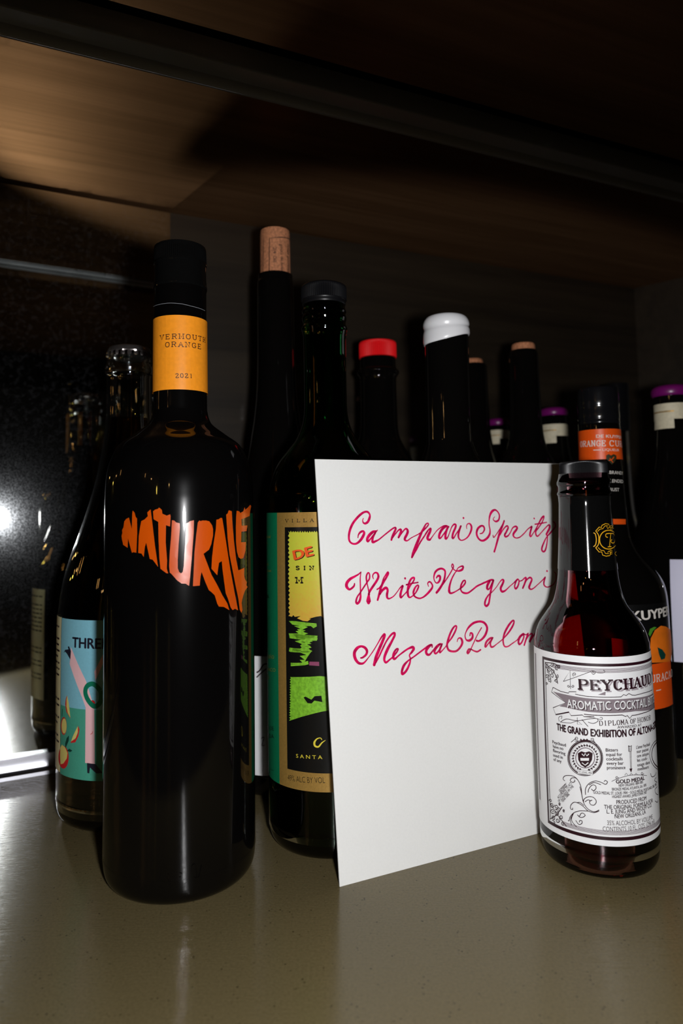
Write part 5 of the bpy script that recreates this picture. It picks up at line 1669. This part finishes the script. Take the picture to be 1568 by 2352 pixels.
# ---- orange liqueur
ax = Axis(1374, 950, 0.47)
kb = bottle('liqueur_bottle', 'liqueur bottle with orange neck label and an orange fruit picture, behind bitters bottle', ax)
body = ax.prof([(1700, 141), (1500, 139), (1390, 137), (1350, 133), (1325, 124), (1300, 106), (1275, 84), (1250, 68), (1220, 60), (1150, 55), (1056, 50), (990, 48.5), (975, 48, 1), (940, 47, 1)])
pk_ = profile(heel(body[0][0]) + body)
lathe('glass', pk_ + [(0, pk_[-1][1])], M['black_glass'], kb, 80)
c0 = profile(ax.prof([(978, 47), (974, 49), (966, 48), (960, 49), (940, 48), (934, 49, 1), (900, 48), (894, 46, 1), (893, 40)]), 3)
lathe('screw_cap', [(0, c0[0][1])] + c0 + [(0, c0[-1][1])], M['black_satin'], kb, 72)
rk = interp([(r + 0.0002, z) for r, z in pk_ if z > 0.012])
KN = Surf(ax, rk, ax.rz_at(1020, 49)[0])
p = Print(KN, off=0.0001)
p.rect(-KN.R * 3, KN.R * 3, ax.z(1058), ax.z(990))
kn = p.build('neck_label', M['kuyper_orange'], kb, label='orange neck label')
p = Print(KN, (900, 650, 2.347), 0.0002)
p.text('DE KUYPER', (1100, 834), (1218, 838), 17, nvis=7, bold=0.02)
flush(p, 'lettering', M['kuyper_white'], kn)
p.slab('ORANGE', (1016, 885), (1152, 880), 33, 5, thin=0.6)
p.slab('CURACAO', (1170, 880), (1236, 885), 33, 5, nvis=3, thin=0.6)
flush(p, 'lettering', M['kuyper_white'], kn)
p.stroke([(1085, 901), (1125, 900)], 4, smooth=False)
p.text('LIQUEUR', (1134, 905), (1222, 908), 14)
flush(p, 'lettering', M['kuyper_white'], kn)
p.at(1200, 1020, 4.26).text('BRANDY', (848, 292), (945, 297), 33, nvis=4)
flush(p, 'lettering', M['kuyper_white'], kn)
p.text('BLENDED', (828, 374), (962, 380), 33, nvis=6)
flush(p, 'lettering', M['kuyper_white'], kn)
p.text('RUST', (850, 460), (942, 462), 33)
p.build('lettering', M['kuyper_white'], kn)
p = Print(KN, (1200, 1020, 4.26), 0.0003)
p.poly([(815, 110), (840, 98), (862, 112), (885, 98), (912, 110), (915, 140), (895, 175), (870, 200), (845, 172), (815, 145)])
p.build('heart_emblem', mat('heart_green', lin((46, 44, 18)), 0.5), kn)
p = Print(KN, (1200, 1020, 4.26), 0.0004)
p.stroke([(840, 160), (870, 150), (890, 125)], 9).stroke([(848, 138), (868, 165), (880, 180)], 7)
p.build('heart_mark', M['kuyper_orange'], kn)
p = Print(KN, (1200, 1020, 4.26), 0.0004)
p.poly([(880, 732), (1002, 735), (1002, 785), (882, 785)])
p.build('orange_tag', M['kuyper_orange'], kn)
KB = Surf(ax, rk, ax.rz_at(1500, 139)[0])
K7 = (1400, 1260, 5.345)
q_ = Print(KB, K7)
zA, zB, zC, zD = q_.p(600, 668)[1], q_.p(640, 950)[1], q_.p(640, 1400)[1], q_.p(600, 1970)[1]
p = Print(KB, off=0.0001)
for k in range(8):
    p.rect(-KB.R * 1.2, KB.R * 1.25, zC + (zA - zC) * k / 8, zC + (zA - zC) * (k + 1) / 8)
kl = p.build('label', M['black_print'], kb)
p = Print(KB, off=0.0001)
for k in range(5):
    p.rect(-KB.R * 1.2, KB.R * 1.25, zD + (zC - zD) * k / 5, zD + (zC - zD) * (k + 1) / 5)
p.build('orange_band', M['kuyper_orange'], kl)
p = Print(KB, K7, 0.0002)
p.text('KUYPER', (270, 885), (688, 825), 110, nvis=5, bold=0.05)
flush(p, 'lettering', M['kuyper_white'], kl)
p.slab('CURACAO', (430, 1660), (712, 1600), 92, 14, nvis=5, thin=0.6)
flush(p, 'lettering', M['kuyper_white'], kl)
p.stroke([(565, 1745), (625, 1730)], 10, smooth=False)
p.build('rule', M['kuyper_white'], kl)
p = Print(KB, K7, 0.0002)
p.poly([(500, 1400), (490, 1250), (500, 1100), (550, 1000), (620, 948), (680, 955), (740, 1000), (760, 1200), (740, 1380)])
flush(p, 'orange_fruit', M['fruit_orange'], kl)
p.poly([(250, 1400), (260, 1200), (340, 1120), (430, 1140), (470, 1250), (470, 1400)])
p.build('orange_fruit', M['fruit_orange'], kl)
p = Print(KB, K7, 0.00028)
p.poly([(470, 1050), (490, 985), (540, 960), (570, 965), (525, 1010), (490, 1080)])
p.build('citrus_rind', M['fruit_green'], kl)
p = Print(KB, K7, 0.00028)
p.poly([(580, 1210), (640, 1240), (680, 1300), (670, 1350), (625, 1365), (600, 1300)])
p.build('leaf', M['leaf_print'], kl)

# ---- clear spirit bottle in the corner
ax = Axis(1418, 950, 0.66)
sb = bottle('spirit_bottle', 'clear glass bottle with black cap, mostly hidden behind the liqueur bottle', ax)
body = ax.prof([(1500, 84), (1330, 84), (1290, 76), (1250, 56), (1210, 38), (1160, 30), (1080, 27), (1000, 26), (985, 27, 1), (960, 25, 1)])
ps_ = profile(heel(body[0][0]) + body)
lathe('glass', shell(ps_, 0.0028), M['clear_glass'], sb, 64)
c0 = profile(ax.prof([(992, 26), (988, 28), (960, 28), (890, 29), (886, 27, 1), (885, 22)]), 3)
lathe('screw_cap', [(0, c0[0][1])] + c0 + [(0, c0[-1][1])], M['black_satin'], sb, 56)
